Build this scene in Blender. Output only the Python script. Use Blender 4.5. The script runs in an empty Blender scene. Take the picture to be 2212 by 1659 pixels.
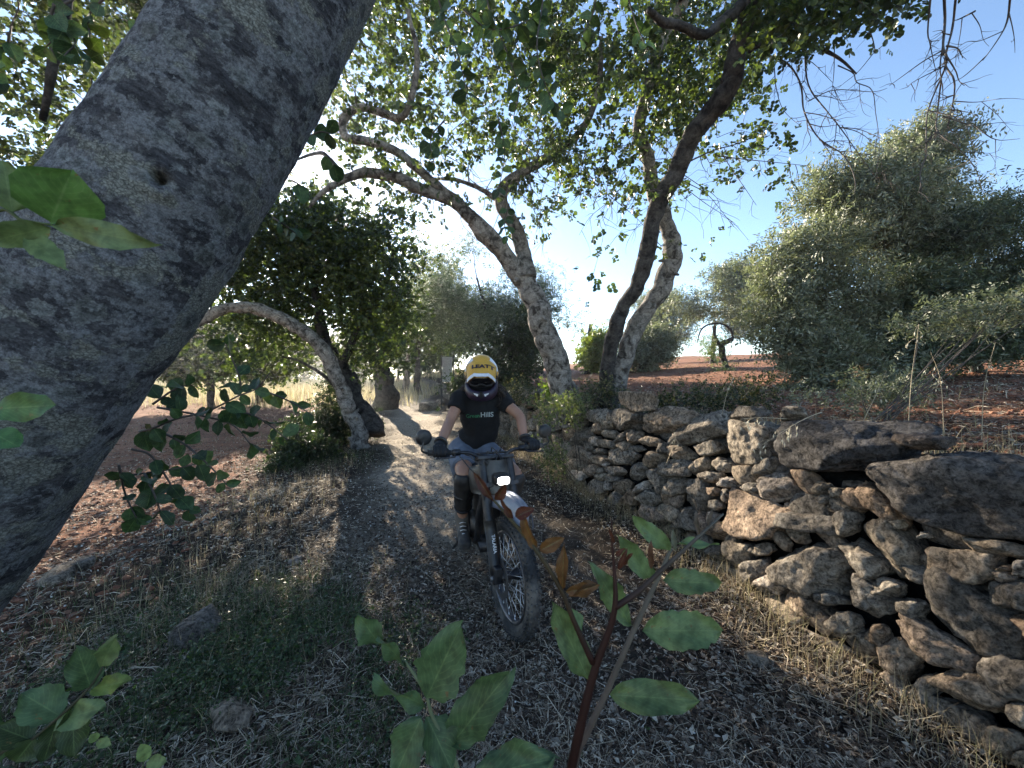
import bpy, bmesh, math, random
import numpy as np
from mathutils import Vector, Matrix
from mathutils.bvhtree import BVHTree

SC = bpy.context.scene
COL = SC.collection
R = math.radians

# ------------------------------------------------------------------ camera
CAM_H = 1.38
PITCH = R(-1.2)
cam_data = bpy.data.cameras.new('camera')
cam_data.sensor_fit = 'HORIZONTAL'
cam_data.sensor_width = 34.6
cam_data.lens = 13.0
cam_data.clip_start = 0.05
cam_data.clip_end = 1500
cam_data.dof.use_dof = True
cam_data.dof.focus_distance = 2.5
cam_data.dof.aperture_fstop = 11
cam = bpy.data.objects.new('camera', cam_data)
COL.objects.link(cam)
cam.location = (0, 0, CAM_H)
cam.rotation_euler = (math.pi / 2 + PITCH, 0, 0)
SC.camera = cam

# ------------------------------------------------------------------ world, sun, exposure
SUN_EL, SUN_AZ = R(19.0), R(-27.0)          # azimuth from +Y, negative = to the left
SUN_DIR = Vector((math.sin(SUN_AZ) * math.cos(SUN_EL), math.cos(SUN_AZ) * math.cos(SUN_EL), math.sin(SUN_EL)))
world = bpy.data.worlds.new('World')
SC.world = world
world.use_nodes = True
wn = world.node_tree
bg = wn.nodes['Background']
sky = wn.nodes.new('ShaderNodeTexSky')
sky.sky_type = 'NISHITA'
sky.sun_disc = False
sky.sun_elevation = SUN_EL
sky.sun_rotation = SUN_AZ
sky.air_density = 1.0
sky.dust_density = 0.1
sky.altitude = 1200
sky.ozone_density = 1.6
wn.links.new(sky.outputs[0], bg.inputs[0])
bg.inputs[1].default_value = 0.077
sun_data = bpy.data.lights.new('sun', 'SUN')
sun_data.energy = 5.0
sun_data.angle = R(0.53)
sun_data.color = (1.0, 0.88, 0.70)
sun = bpy.data.objects.new('sun', sun_data)
COL.objects.link(sun)
sun.rotation_euler = SUN_DIR.to_track_quat('Z', 'Y').to_euler()
sun.location = (0, 0, 30)
SC.view_settings.view_transform = 'Standard'
SC.view_settings.look = 'None'
SC.view_settings.exposure = 2.2
SC.view_settings.gamma = 1.0
SC.view_settings.use_curve_mapping = False
SC.cycles.max_bounces = 7
SC.cycles.transparent_max_bounces = 8

# ------------------------------------------------------------------ small maths
def W(px, py, Y):
    """a point at world depth Y seen at (px, py) of the 2212 wide picture: used to look up real positions"""
    f = 2212 * 13.0 / 34.6
    dx, dz = (px - 1106) / f, -(py - 829.5) / f
    c, s = math.cos(PITCH), math.sin(PITCH)
    dy, dz2 = c - dz * s, s + dz * c
    t = Y / dy
    return Vector((dx * t, Y, CAM_H + dz2 * t))

def vhash(ix, iy, iz, seed):
    n = (ix * 374761393 + iy * 668265263 + iz * 2147483647 + seed * 1274126177) & 0xFFFFFFFF
    n = ((n ^ (n >> 13)) * 1274126177) & 0xFFFFFFFF
    n = (n ^ (n >> 16)) & 0xFFFFFFFF
    return n / 4294967295.0

def vnoise(P, seed=0):
    P = np.asarray(P, float)
    i = np.floor(P).astype(np.int64)
    f = P - i
    f = f * f * (3 - 2 * f)
    out = 0
    for a in (0, 1):
        for b in (0, 1):
            for c in (0, 1):
                w = (f[..., 0] if a else 1 - f[..., 0]) * (f[..., 1] if b else 1 - f[..., 1]) * (f[..., 2] if c else 1 - f[..., 2])
                out = out + w * vhash(i[..., 0] + a, i[..., 1] + b, i[..., 2] + c, seed)
    return out * 2 - 1

def fbm(P, seed=0, octs=4):
    P = np.asarray(P, float)
    s, a = 0, 1.0
    for k in range(octs):
        s = s + a * vnoise(P * (2 ** k) + 17.3 * k, seed + k)
        a *= 0.5
    return s

# ------------------------------------------------------------------ mesh helpers
def new_mesh(name, V, faces, smooth=True, col=None):
    V = np.asarray(V, np.float32)
    if not isinstance(faces, list):
        faces = [faces]
    faces = [np.asarray(f, np.int32) for f in faces if len(f)]
    me = bpy.data.meshes.new(name)
    me.vertices.add(len(V))
    me.vertices.foreach_set('co', V.ravel())
    loops = np.concatenate([f.ravel() for f in faces])
    starts, p = [], 0
    for f in faces:
        n, k = f.shape
        starts.append(p + np.arange(n) * k)
        p += n * k
    starts = np.concatenate(starts).astype(np.int32)
    me.loops.add(len(loops))
    me.loops.foreach_set('vertex_index', loops)
    me.polygons.add(len(starts))
    me.polygons.foreach_set('loop_start', starts)
    me.polygons.foreach_set('use_smooth', np.full(len(starts), smooth))
    if col is not None:
        ca = me.color_attributes.new('Col', 'FLOAT_COLOR', 'POINT')
        c = np.ones((len(V), 4), np.float32)
        c[:, :3] = col
        ca.data.foreach_set('color', c.ravel())
    me.update(calc_edges=True)
    me.validate()
    return me

def link(name, me, mat=None, parent=None, loc=None, kind=None, label=None, cat=None, group=None):
    o = bpy.data.objects.new(name, me)
    COL.objects.link(o)
    if mat is not None and me is not None and not me.materials:
        me.materials.append(mat)
    if parent is not None:
        o.parent = parent
    if loc is not None:
        o.location = loc
    tag(o, label, cat, group, kind)
    return o

def tag(o, label=None, cat=None, group=None, kind=None):
    if label: o['label'] = label
    if cat: o['category'] = cat
    if group: o['group'] = group
    if kind: o['kind'] = kind

def thing(name, label, cat, loc=(0, 0, 0), rot=None, group=None):
    o = bpy.data.objects.new(name, None)
    COL.objects.link(o)
    o.empty_display_size = 0.1
    o.location = loc
    if rot is not None: o.rotation_euler = rot
    tag(o, label, cat, group)
    return o

class MB:
    """collects pieces and links them as one mesh"""
    def __init__(s): s.V, s.F3, s.F4, s.C, s.n = [], [], [], [], 0
    def add(s, V, F, col=None):
        V = np.asarray(V, float); F = np.asarray(F, int)
        s.V.append(V)
        (s.F4 if F.shape[1] == 4 else s.F3).append(F + s.n)
        if col is not None: s.C.append(np.broadcast_to(np.asarray(col, float), (len(V), 3)))
        s.n += len(V)
        return s
    def build(s, name, mat=None, parent=None, smooth=True, origin=None, **k):
        V = np.concatenate(s.V)
        if origin is not None: V = V - np.array(origin)
        F = []
        if s.F4: F.append(np.concatenate(s.F4))
        if s.F3: F.append(np.concatenate(s.F3))
        C = np.concatenate(s.C) if s.C else None
        return link(name, new_mesh(name, V, F, smooth, C), mat, parent, **k)

def catmull(P, n):
    P = np.asarray(P, float)
    Q = np.vstack([2 * P[0] - P[1], P, 2 * P[-1] - P[-2]])
    out = []
    for i in range(1, len(Q) - 2):
        t = np.linspace(0, 1, n, endpoint=False)[:, None]
        a, b, c, d = Q[i - 1], Q[i], Q[i + 1], Q[i + 2]
        out.append(0.5 * (2 * b + (c - a) * t + (2 * a - 5 * b + 4 * c - d) * t ** 2 + (3 * b - a - 3 * c + d) * t ** 3))
    out.append(P[-1:])
    return np.vstack(out)

def tube(P, rad, sides=8, sub=4, rough=0.0, rscale=3.0, seed=0, cap=True, ell=None, up=None):
    """P list of points, rad per point; ell = second radius per point (elliptical sections, 'up' gives the first axis)"""
    P = np.array([list(p) for p in P], float)
    rad = np.atleast_1d(np.asarray(rad, float))
    if len(rad) == 1: rad = np.full(len(P), rad[0])
    X = np.hstack([P, rad[:, None]] + ([np.asarray(ell, float)[:, None]] if ell is not None else []))
    X = catmull(X, sub) if sub > 1 and len(P) > 2 else (X if len(P) > 2 or sub <= 1 else np.vstack([X[0] + (X[1] - X[0]) * t for t in np.linspace(0, 1, sub + 1)]))
    C, r = X[:, :3], np.maximum(X[:, 3], 1e-4)
    r2 = np.maximum(X[:, 4], 1e-4) if ell is not None else r
    T = np.gradient(C, axis=0)
    T /= np.linalg.norm(T, axis=1)[:, None] + 1e-9
    ref = np.array(up if up is not None else ([0, 0, 1.0] if abs(T[0][2]) < 0.9 else [1.0, 0, 0]), float)
    N = np.zeros_like(C)
    n = ref - T[0] * ref.dot(T[0]); n /= np.linalg.norm(n)
    for i in range(len(C)):
        b = ref if up is not None else n
        n = b - T[i] * b.dot(T[i]); n /= np.linalg.norm(n) + 1e-9
        N[i] = n
    B = np.cross(T, N)
    a = np.linspace(0, 2 * math.pi, sides, endpoint=False)
    D = N[:, None, :] * np.cos(a)[None, :, None] * r[:, None, None] + B[:, None, :] * np.sin(a)[None, :, None] * r2[:, None, None]
    V = C[:, None, :] + D
    if rough:
        k = 1 + rough * fbm(V * rscale, seed, 3)
        V = C[:, None, :] + D * k[..., None]
    m = len(C)
    V = V.reshape(-1, 3)
    i = np.arange(m - 1)[:, None] * sides
    j = np.arange(sides)[None, :]
    j2 = (j + 1) % sides
    F = np.stack([i + j, i + j2, i + sides + j2, i + sides + j], -1).reshape(-1, 4)
    if cap:
        V = np.vstack([V, C[0], C[-1]])
        c0, c1 = len(V) - 2, len(V) - 1
        jj = np.arange(sides); j3 = (jj + 1) % sides
        F = np.vstack([F, np.stack([jj, np.full(sides, c0), np.full(sides, c0), j3], -1)[:0]])
        # caps as degenerate-free quads are not possible: return triangles apart
        caps = np.vstack([np.stack([j3, jj, np.full(sides, c0)], -1), np.stack([(m - 1) * sides + jj, (m - 1) * sides + j3, np.full(sides, c1)], -1)])
        return V, F, caps
    return V, F, None

def add_tube(mb, *a, col=None, **k):
    V, F, caps = tube(*a, **k)
    base = mb.n
    mb.add(V, F, col)
    if caps is not None: mb.F3.append(caps + base)
    return mb

def add_box(mb, c, s, rot=None, col=None, taper=1.0):
    x, y, z = [v / 2 for v in s]
    V = np.array([[sx * x * (taper if sz > 0 else 1), sy * y * (taper if sz > 0 else 1), sz * z] for sz in (-1, 1) for sy in (-1, 1) for sx in (-1, 1)], float)
    if rot is not None: V = V @ np.array(Matrix(rot)).T[:3, :3] if not isinstance(rot, np.ndarray) else V @ rot.T
    V = V + np.array(c)
    F = [[0, 2, 3, 1], [4, 5, 7, 6], [0, 1, 5, 4], [2, 6, 7, 3], [0, 4, 6, 2], [1, 3, 7, 5]]
    return mb.add(V, F, col)

def bevel(o, w, seg=2):
    m = o.modifiers.new('bevel', 'BEVEL'); m.width = w; m.segments = seg; m.limit_method = 'ANGLE'
    return o

def ico(sub):
    bm = bmesh.new()
    bmesh.ops.create_icosphere(bm, subdivisions=sub, radius=1)
    V = np.array([v.co[:] for v in bm.verts]); F = np.array([[v.index for v in f.verts] for f in bm.faces])
    bm.free()
    return V, F
ICO = {k: ico(k) for k in (1, 2, 3, 4, 5)}

def rock(seed, sub=3, planes=11, p=22, rough=0.075, blocky=0.25):
    rng = np.random.RandomState(seed)
    V, F = ICO[sub]
    N = rng.normal(size=(planes, 3)); N /= np.linalg.norm(N, axis=1)[:, None]
    d = rng.uniform(0.66, 1.0, planes)
    N = np.vstack([N, np.eye(3), -np.eye(3)]); d = np.append(d, rng.uniform(0.86, 1.0, 6))
    q = np.maximum(V @ N.T, 0) / d
    r = (q ** p).sum(1) ** (-1 / p)
    r = r * (1 + rough * fbm(V * 2.2 + seed, seed, 4) + rough * 0.5 * np.abs(fbm(V * 6 + seed, seed + 5, 3)))
    return V * r[:, None], F

# ------------------------------------------------------------------ materials
def mat_base(name):
    m = bpy.data.materials.new(name)
    m.use_nodes = True
    nt = m.node_tree
    return m, nt, nt.nodes['Principled BSDF'], nt.nodes['Material Output']

def nd(nt, t, **k):
    n = nt.nodes.new('ShaderNode' + t)
    for a, b in k.items():
        if a.startswith('i_'):
            key = a[2:]
            n.inputs[int(key) if key.isdigit() else key.replace('_', ' ')].default_value = b
        else: setattr(n, a, b)
    return n

def ramp(nt, fac, stops):
    r = nd(nt, 'ValToRGB')
    e = r.color_ramp.elements
    while len(e) < len(stops): e.new(0.5)
    for el, (p, c) in zip(e, stops):
        el.position = p
        el.color = (c[0], c[1], c[2], 1) if hasattr(c, '__len__') else (c, c, c, 1)
    nt.links.new(fac, r.inputs[0])
    return r.outputs[0]

def coords(nt):
    return nd(nt, 'TexCoord').outputs['Object']

def noise(nt, co, scale, detail=5, rough=0.55, dist=0.0):
    n = nd(nt, 'TexNoise'); n.inputs['Scale'].default_value = scale; n.inputs['Detail'].default_value = detail
    n.inputs['Roughness'].default_value = rough; n.inputs['Distortion'].default_value = dist
    nt.links.new(co, n.inputs['Vector'])
    return n.outputs['Fac']

def mixc(nt, a, b, fac, mode='MIX'):
    m = nd(nt, 'Mix', data_type='RGBA', blend_type=mode)
    for s, v in ((m.inputs[0], fac), (m.inputs[6], a), (m.inputs[7], b)):
        if hasattr(v, 'links'): nt.links.new(v, s)
        elif hasattr(v, '__len__'): s.default_value = (v[0], v[1], v[2], 1)
        else: s.default_value = v
    return m.outputs[2]

def bump(nt, h, bsdf, strength=0.5, dist=0.01, prev=None):
    b = nd(nt, 'Bump'); b.inputs['Strength'].default_value = strength; b.inputs['Distance'].default_value = dist
    nt.links.new(h, b.inputs['Height'])
    if prev is not None: nt.links.new(prev, b.inputs['Normal'])
    if bsdf is not None: nt.links.new(b.outputs[0], bsdf.inputs['Normal'])
    return b.outputs[0]

def pbr(name, c, rough=0.6, metal=0.0, var=0.25, scale=30, bstr=0.15, bdist=0.002, dirt=None):
    m, nt, b, out = mat_base(name)
    co = coords(nt)
    n = noise(nt, co, scale, 5)
    lo = [x * (1 - var) for x in c]; hi = [min(1, x * (1 + var)) for x in c]
    col = ramp(nt, n, [(0.3, lo), (0.7, hi)])
    if dirt is not None:
        d = noise(nt, co, scale * 0.25, 6, 0.65)
        col = mixc(nt, col, dirt, ramp(nt, d, [(0.45, 0.0), (0.72, 0.75)]))
    nt.links.new(col, b.inputs['Base Color'])
    nt.links.new(ramp(nt, n, [(0.2, max(0, rough - 0.1)), (0.8, min(1, rough + 0.1))]), b.inputs['Roughness'])
    b.inputs['Metallic'].default_value = metal
    if bstr: bump(nt, noise(nt, co, scale * 4, 4), b, bstr, bdist)
    return m

def leaf_mat(name, tint=(1, 1, 1), trans=0.45, rough=0.45, veins=False, spec=0.5, tsat=(1.2, 1.3, 0.55)):
    m, nt, b, out = mat_base(name)
    at = nd(nt, 'Attribute', attribute_name='Col')
    col = mixc(nt, at.outputs['Color'], tint, 1.0, 'MULTIPLY')
    co = coords(nt)
    if veins:
        uv = nd(nt, 'UVMap').outputs[0]
        sx = nd(nt, 'SeparateXYZ'); nt.links.new(uv, sx.inputs[0])
        # side veins: stripes that run forward from the midrib
        av = nd(nt, 'Math', operation='ABSOLUTE'); nt.links.new(sx.outputs[1], av.inputs[0])
        ml = nd(nt, 'Math', operation='MULTIPLY_ADD'); nt.links.new(av.outputs[0], ml.inputs[0]); ml.inputs[1].default_value = -0.45
        nt.links.new(sx.outputs[0], ml.inputs[2])
        fr = nd(nt, 'Math', operation='MULTIPLY'); nt.links.new(ml.outputs[0], fr.inputs[0]); fr.inputs[1].default_value = 9.0
        pp = nd(nt, 'Math', operation='PINGPONG'); nt.links.new(fr.outputs[0], pp.inputs[0]); pp.inputs[1].default_value = 0.5
        side = ramp(nt, pp.outputs[0], [(0.0, 0.8), (0.10, 0.0)])
        mid = ramp(nt, av.outputs[0], [(0.015, 1.0), (0.05, 0.0)])
        v = nd(nt, 'Math', operation='MAXIMUM'); nt.links.new(side, v.inputs[0]); nt.links.new(mid, v.inputs[1])
        vm = nd(nt, 'Math', operation='MULTIPLY'); nt.links.new(v.outputs[0], vm.inputs[0]); vm.inputs[1].default_value = 0.38
        col = mixc(nt, col, (0.22, 0.30, 0.12), vm.outputs[0])
        col = mixc(nt, col, (0.16, 0.10, 0.04), ramp(nt, noise(nt, co, 150, 3), [(0.66, 0.0), (0.72, 0.85)]))
        spots = ramp(nt, noise(nt, co, 90, 4), [(0.32, 0.60), (0.6, 1.15)])
        col = mixc(nt, col, spots, 1.0, 'MULTIPLY')
        bump(nt, v.outputs[0], b, -0.25, 0.0006)
    nt.links.new(col, b.inputs['Base Color'])
    b.inputs['Roughness'].default_value = rough
    b.inputs['Specular IOR Level'].default_value = spec
    tr = nd(nt, 'BsdfTranslucent')
    nt.links.new(mixc(nt, col, tsat, 1.0, 'MULTIPLY'), tr.inputs[0])
    mx = nd(nt, 'MixShader'); mx.inputs[0].default_value = trans
    nt.links.new(b.outputs[0], mx.inputs[1]); nt.links.new(tr.outputs[0], mx.inputs[2])
    nt.links.new(mx.outputs[0], out.inputs[0])
    return m

def bark_mat(name, dark=(0.045, 0.038, 0.034), light=(0.26, 0.24, 0.215), scale=9, amount=0.5, bstr=0.7, bdist=0.012, rings=True):
    m, nt, b, out = mat_base(name)
    co = coords(nt)
    n1 = noise(nt, co, scale, 7, 0.68, 0.6)
    n2 = noise(nt, co, scale * 4.5, 6, 0.7)
    vor = nd(nt, 'TexVoronoi', feature='SMOOTH_F1'); vor.inputs['Scale'].default_value = scale * 2.2
    wob = mixc(nt, co, nd(nt, 'TexNoise').outputs['Color'], 0.03)
    nt.links.new(co, vor.inputs['Vector'])
    c1 = ramp(nt, n1, [(0.5 - 0.14 * amount - 0.04, dark), (0.5 - 0.02, [a * 0.5 + c * 0.5 for a, c in zip(dark, light)]), (0.60, light)])
    c2 = mixc(nt, c1, ramp(nt, n2, [(0.34, 0.35), (0.62, 1.1)]), 0.75, 'MULTIPLY')
    nt.links.new(c2, b.inputs['Base Color'])
    b.inputs['Roughness'].default_value = 0.9
    b.inputs['Specular IOR Level'].default_value = 0.2
    p = bump(nt, n1, None, bstr, bdist * 2)
    bump(nt, n2, b, bstr, bdist, p)
    return m

def lichen_trunk_mat():
    """bark of the great trunk; the UV map is in metres: u round the trunk, v along it"""
    m, nt, b, out = mat_base('lichen_bark')
    uv = nd(nt, 'UVMap').outputs[0]
    def vec(sx, sy, off=0.0, src=uv):
        mp = nd(nt, 'Mapping'); mp.inputs['Scale'].default_value = (sx, sy, 1); mp.inputs['Location'].default_value = (off, off, 0)
        nt.links.new(src, mp.inputs[0]); return mp.outputs[0]
    def warp(src, scale, amt, detail=10, rough=.8):
        w = nd(nt, 'TexNoise'); w.inputs['Scale'].default_value = scale; w.inputs['Detail'].default_value = detail; w.inputs['Roughness'].default_value = rough
        nt.links.new(src, w.inputs['Vector'])
        c = nd(nt, 'VectorMath', operation='SUBTRACT'); nt.links.new(w.outputs['Color'], c.inputs[0]); c.inputs[1].default_value = (.5, .5, .5)
        a = nd(nt, 'VectorMath', operation='MULTIPLY_ADD'); nt.links.new(c.outputs[0], a.inputs[0]); a.inputs[1].default_value = (amt,) * 3
        nt.links.new(src, a.inputs[2]); return a.outputs[0]
    wc = warp(uv, 22, .05)
    # streaks that run round the limb, as smooth bark wrinkles do
    streak = noise(nt, vec(9, 34, 1.3, wc), 1.0, 10, 0.74)
    grain = noise(nt, vec(60, 150, 4.1, uv), 1.0, 8, 0.72)
    fine = noise(nt, uv, 260, 6, 0.75)
    gran = noise(nt, uv, 90, 9, 0.8)
    bark = ramp(nt, streak, [(0.28, (0.018, 0.019, 0.023)), (0.44, (0.062, 0.063, 0.071)), (0.58, (0.115, 0.115, 0.125)), (0.72, (0.17, 0.17, 0.178))])
    col = mixc(nt, bark, ramp(nt, grain, [(0.36, 0.35), (0.5, 1.0), (0.64, 1.6)]), 0.8, 'MULTIPLY')
    # thin grey bloom
    bl = ramp(nt, noise(nt, vec(7, 12, 9.2, wc), 1.0, 12, 0.78), [(0.48, 0.0), (0.505, 0.9)])
    blc = mixc(nt, (0.27, 0.28, 0.295), ramp(nt, gran, [(0.40, 0.35), (0.55, 1.25)]), 0.9, 'MULTIPLY')
    col = mixc(nt, col, blc, bl)
    # wide crusts with a cracked surface
    crack = nd(nt, 'TexVoronoi', feature='DISTANCE_TO_EDGE'); crack.inputs['Scale'].default_value = 1.0
    nt.links.new(vec(110, 190, 0, warp(uv, 40, .02)), crack.inputs['Vector'])
    crk = ramp(nt, crack.outputs['Distance'], [(0.02, 0.30), (0.16, 1.0)])
    patch = ramp(nt, noise(nt, vec(4.6, 6.4, 2.2, wc), 1.0, 13, 0.70), [(0.535, 0.0), (0.548, 1.0)])
    pc = mixc(nt, mixc(nt, (0.36, 0.37, 0.335), crk, 0.85, 'MULTIPLY'), ramp(nt, gran, [(0.38, 0.5), (0.58, 1.2)]), 0.8, 'MULTIPLY')
    col = mixc(nt, col, pc, patch)
    # rosettes
    def colony(scale, thr, off, keep):
        v = nd(nt, 'TexVoronoi', feature='F1'); v.inputs['Scale'].default_value = 1.0; v.inputs['Randomness'].default_value = 1.0
        nt.links.new(vec(scale, scale * 1.15, off, warp(warp(uv, 60, .030), 16, .055)), v.inputs['Vector'])
        mask = ramp(nt, v.outputs['Distance'], [(thr - 0.03, 1.0), (thr + 0.01, 0.0)])
        sep = nd(nt, 'SeparateColor'); nt.links.new(v.outputs['Color'], sep.inputs[0])
        k = ramp(nt, sep.outputs[0], [(keep, 0.0), (keep + 0.02, 1.0)])
        mul = nd(nt, 'Math', operation='MULTIPLY'); nt.links.new(mask, mul.inputs[0]); nt.links.new(k, mul.inputs[1])
        rim = ramp(nt, v.outputs['Distance'], [(0.0, 0.45), (thr * .55, 0.6), (thr - 0.04, 1.15)])
        return mul.outputs[0], rim, sep.outputs[1]
    hs = []
    for scale, thr, off, keep, c0, c1 in ((19, .47, 3.1, .66, (0.20, 0.21, 0.205), (0.33, 0.35, 0.355)), (30, .40, 7.7, .74, (0.22, 0.235, 0.24), (0.31, 0.33, 0.335)), (75, .36, 12.7, .80, (0.22, 0.23, 0.23), (0.34, 0.355, 0.36))):
        mk, rim, rnd = colony(scale, thr, off, keep)
        c = mixc(nt, mixc(nt, mixc(nt, c0, c1, rnd), rim, 1.0, 'MULTIPLY'), ramp(nt, gran, [(0.40, 0.35), (0.56, 1.2)]), 0.85, 'MULTIPLY')
        col = mixc(nt, col, c, mk); hs.append(mk)
    col = mixc(nt, col, ramp(nt, fine, [(0.36, 0.55), (0.62, 1.35)]), 0.8, 'MULTIPLY')
    nt.links.new(col, b.inputs['Base Color'])
    b.inputs['Roughness'].default_value = 0.95
    b.inputs['Specular IOR Level'].default_value = 0.12
    h = None
    for x in hs + [patch]:
        if h is None: h = x; continue
        a = nd(nt, 'Math', operation='ADD'); nt.links.new(h, a.inputs[0]); nt.links.new(x, a.inputs[1]); h = a.outputs[0]
    p = bump(nt, h, None, 0.6, 0.003)
    p = bump(nt, crk, None, 0.5, 0.002, p)
    p = bump(nt, streak, None, 0.9, 0.016, p)
    p = bump(nt, grain, None, 0.8, 0.005, p)
    bump(nt, gran, b, 0.8, 0.004, p)
    return m

def stone_mat(name='limestone', tone=(1, 1, 1), lo=0.055, warm=0.5):
    m, nt, b, out = mat_base(name)
    co = coords(nt)
    oi = nd(nt, 'ObjectInfo')
    mp = nd(nt, 'VectorMath', operation='ADD')
    nt.links.new(co, mp.inputs[0])
    sc = nd(nt, 'VectorMath', operation='SCALE'); nt.links.new(oi.outputs['Location'], sc.inputs[0]); sc.inputs['Scale'].default_value = 3.7
    nt.links.new(sc.outputs[0], mp.inputs[1])
    wc = mp.outputs[0]
    # world sized detail: the stones are built at real size, so object coordinates are metres
    n1 = noise(nt, wc, 7, 7, 0.68, 0.3)
    n2 = noise(nt, wc, 38, 8, 0.75, 0.4)
    n3 = noise(nt, wc, 120, 5, 0.7)
    base = ramp(nt, n1, [(0.28, (0.16 * tone[0], 0.145 * tone[1], 0.13 * tone[2])), (0.50, (0.34 * tone[0], 0.315 * tone[1], 0.285 * tone[2])), (0.72, (0.58 * tone[0], 0.555 * tone[1], 0.515 * tone[2]))])
    tint = ramp(nt, oi.outputs['Random'], [(0.0, (0.55, 0.54, 0.54)), (0.30, (0.88, 0.86, 0.84)), (0.60, (1.0, 0.92, 0.82)), (0.82, (1.0, 0.80, 0.66)), (1.0, (1.35, 1.38, 1.45))])
    c = mixc(nt, base, tint, 1.0, 'MULTIPLY')
    c = mixc(nt, c, ramp(nt, n2, [(0.36, 0.12), (0.47, 0.62), (0.52, 1.0), (0.64, 1.45)]), 0.95, 'MULTIPLY')  # hollows darkened in the colour, shade that the flat light lacks
    vp = nd(nt, 'TexVoronoi', feature='F1'); vp.inputs['Scale'].default_value = 60; nt.links.new(wc, vp.inputs['Vector'])
    c = mixc(nt, c, ramp(nt, vp.outputs['Distance'], [(0.08, 0.25), (0.32, 1.0)]), 0.6, 'MULTIPLY')  # pit shade multiplied into the stone colour
    c = mixc(nt, c, ramp(nt, n3, [(0.35, 0.6), (0.6, 1.15)]), 0.6, 'MULTIPLY')
    nt.links.new(c, b.inputs['Base Color'])
    b.inputs['Roughness'].default_value = 0.95
    b.inputs['Specular IOR Level'].default_value = 0.15
    vor = nd(nt, 'TexVoronoi', feature='F1'); vor.inputs['Scale'].default_value = 45
    nt.links.new(wc, vor.inputs['Vector'])
    p = bump(nt, n1, None, 0.6, 0.04)
    p = bump(nt, vor.outputs['Distance'], None, -0.35, 0.010, p)
    p = bump(nt, n2, None, 1.0, 0.028, p)
    bump(nt, n3, b, 0.7, 0.005, p)
    return m

def ground_mat():
    m, nt, b, out = mat_base('earth')
    at = nd(nt, 'Attribute', attribute_name='Col')
    co = coords(nt)
    n2 = noise(nt, co, 22, 8, 0.75)
    n3 = noise(nt, co, 95, 6, 0.75)
    c = mixc(nt, at.outputs['Color'], ramp(nt, n2, [(0.35, 0.45), (0.65, 1.45)]), 0.8, 'MULTIPLY')
    c = mixc(nt, c, ramp(nt, n3, [(0.36, 0.5), (0.62, 1.4)]), 0.8, 'MULTIPLY')
    nt.links.new(c, b.inputs['Base Color'])
    b.inputs['Roughness'].default_value = 1.0
    b.inputs['Specular IOR Level'].default_value = 0.1
    p = bump(nt, n2, None, 0.8, 0.04)
    bump(nt, n3, b, 0.8, 0.012, p)
    return m

def vcol_mat(name, rough=0.8, trans=0.0, spec=0.25):
    m, nt, b, out = mat_base(name)
    at = nd(nt, 'Attribute', attribute_name='Col')
    n = noise(nt, coords(nt), 60, 4)
    c = mixc(nt, at.outputs['Color'], ramp(nt, n, [(0.3, 0.75), (0.7, 1.2)]), 0.7, 'MULTIPLY')
    nt.links.new(c, b.inputs['Base Color'])
    b.inputs['Roughness'].default_value = rough
    b.inputs['Specular IOR Level'].default_value = spec
    if trans:
        tr = nd(nt, 'BsdfTranslucent'); nt.links.new(c, tr.inputs[0])
        mx = nd(nt, 'MixShader'); mx.inputs[0].default_value = trans
        nt.links.new(b.outputs[0], mx.inputs[1]); nt.links.new(tr.outputs[0], mx.inputs[2])
        nt.links.new(mx.outputs[0], out.inputs[0])
    return m

M = dict(
    carob=leaf_mat('carob_leaf', trans=0.42, rough=0.38),
    olive=leaf_mat('olive_leaf', trans=0.30, rough=0.5, tsat=(1.1, 1.2, 0.7)),
    nearleaf=leaf_mat('near_carob_leaf', trans=0.22, rough=0.5, veins=True, spec=0.3),
    bark=bark_mat('grey_bark'),
    dark_backlit=bark_mat('dark_backlit_bark', (0.016, 0.014, 0.013), (0.095, 0.085, 0.077)),  # darkened so backlit limbs read as silhouettes; that shade is in the colour
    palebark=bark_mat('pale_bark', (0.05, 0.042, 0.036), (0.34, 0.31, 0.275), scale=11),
    twig=pbr('twig_bark', (0.075, 0.062, 0.055), 0.85, var=0.4, scale=40, bstr=0.4),
    lichen=lichen_trunk_mat(),
    stone=stone_mat('limestone', (1.0, 0.95, 0.88)),
    capstone=stone_mat('weathered_capstone', (0.42, 0.43, 0.47)),
    earth=ground_mat(),
    litter=vcol_mat('dry_litter', 0.75, 0.15),
    grass=vcol_mat('grass_blades', 0.7, 0.35),
    stem=vcol_mat('sprig_stem', 0.6, 0.0),
)

# ------------------------------------------------------------------ the ground
WY = np.array([-4, 0.3, 1.44, 2.03, 2.98, 3.9, 5.26, 7.75, 11.5, 21.0, 45.0])
WX = np.array([1.95, 1.78, 1.64, 1.50, 1.40, 1.02, 0.70, 0.06, -1.0, -3.9, -11.5])
def wall_x(y): return np.interp(y, WY, WX)
def sstep(a, b, x):
    t = np.clip((x - a) / (b - a), 0, 1)
    return t * t * (3 - 2 * t)

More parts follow.
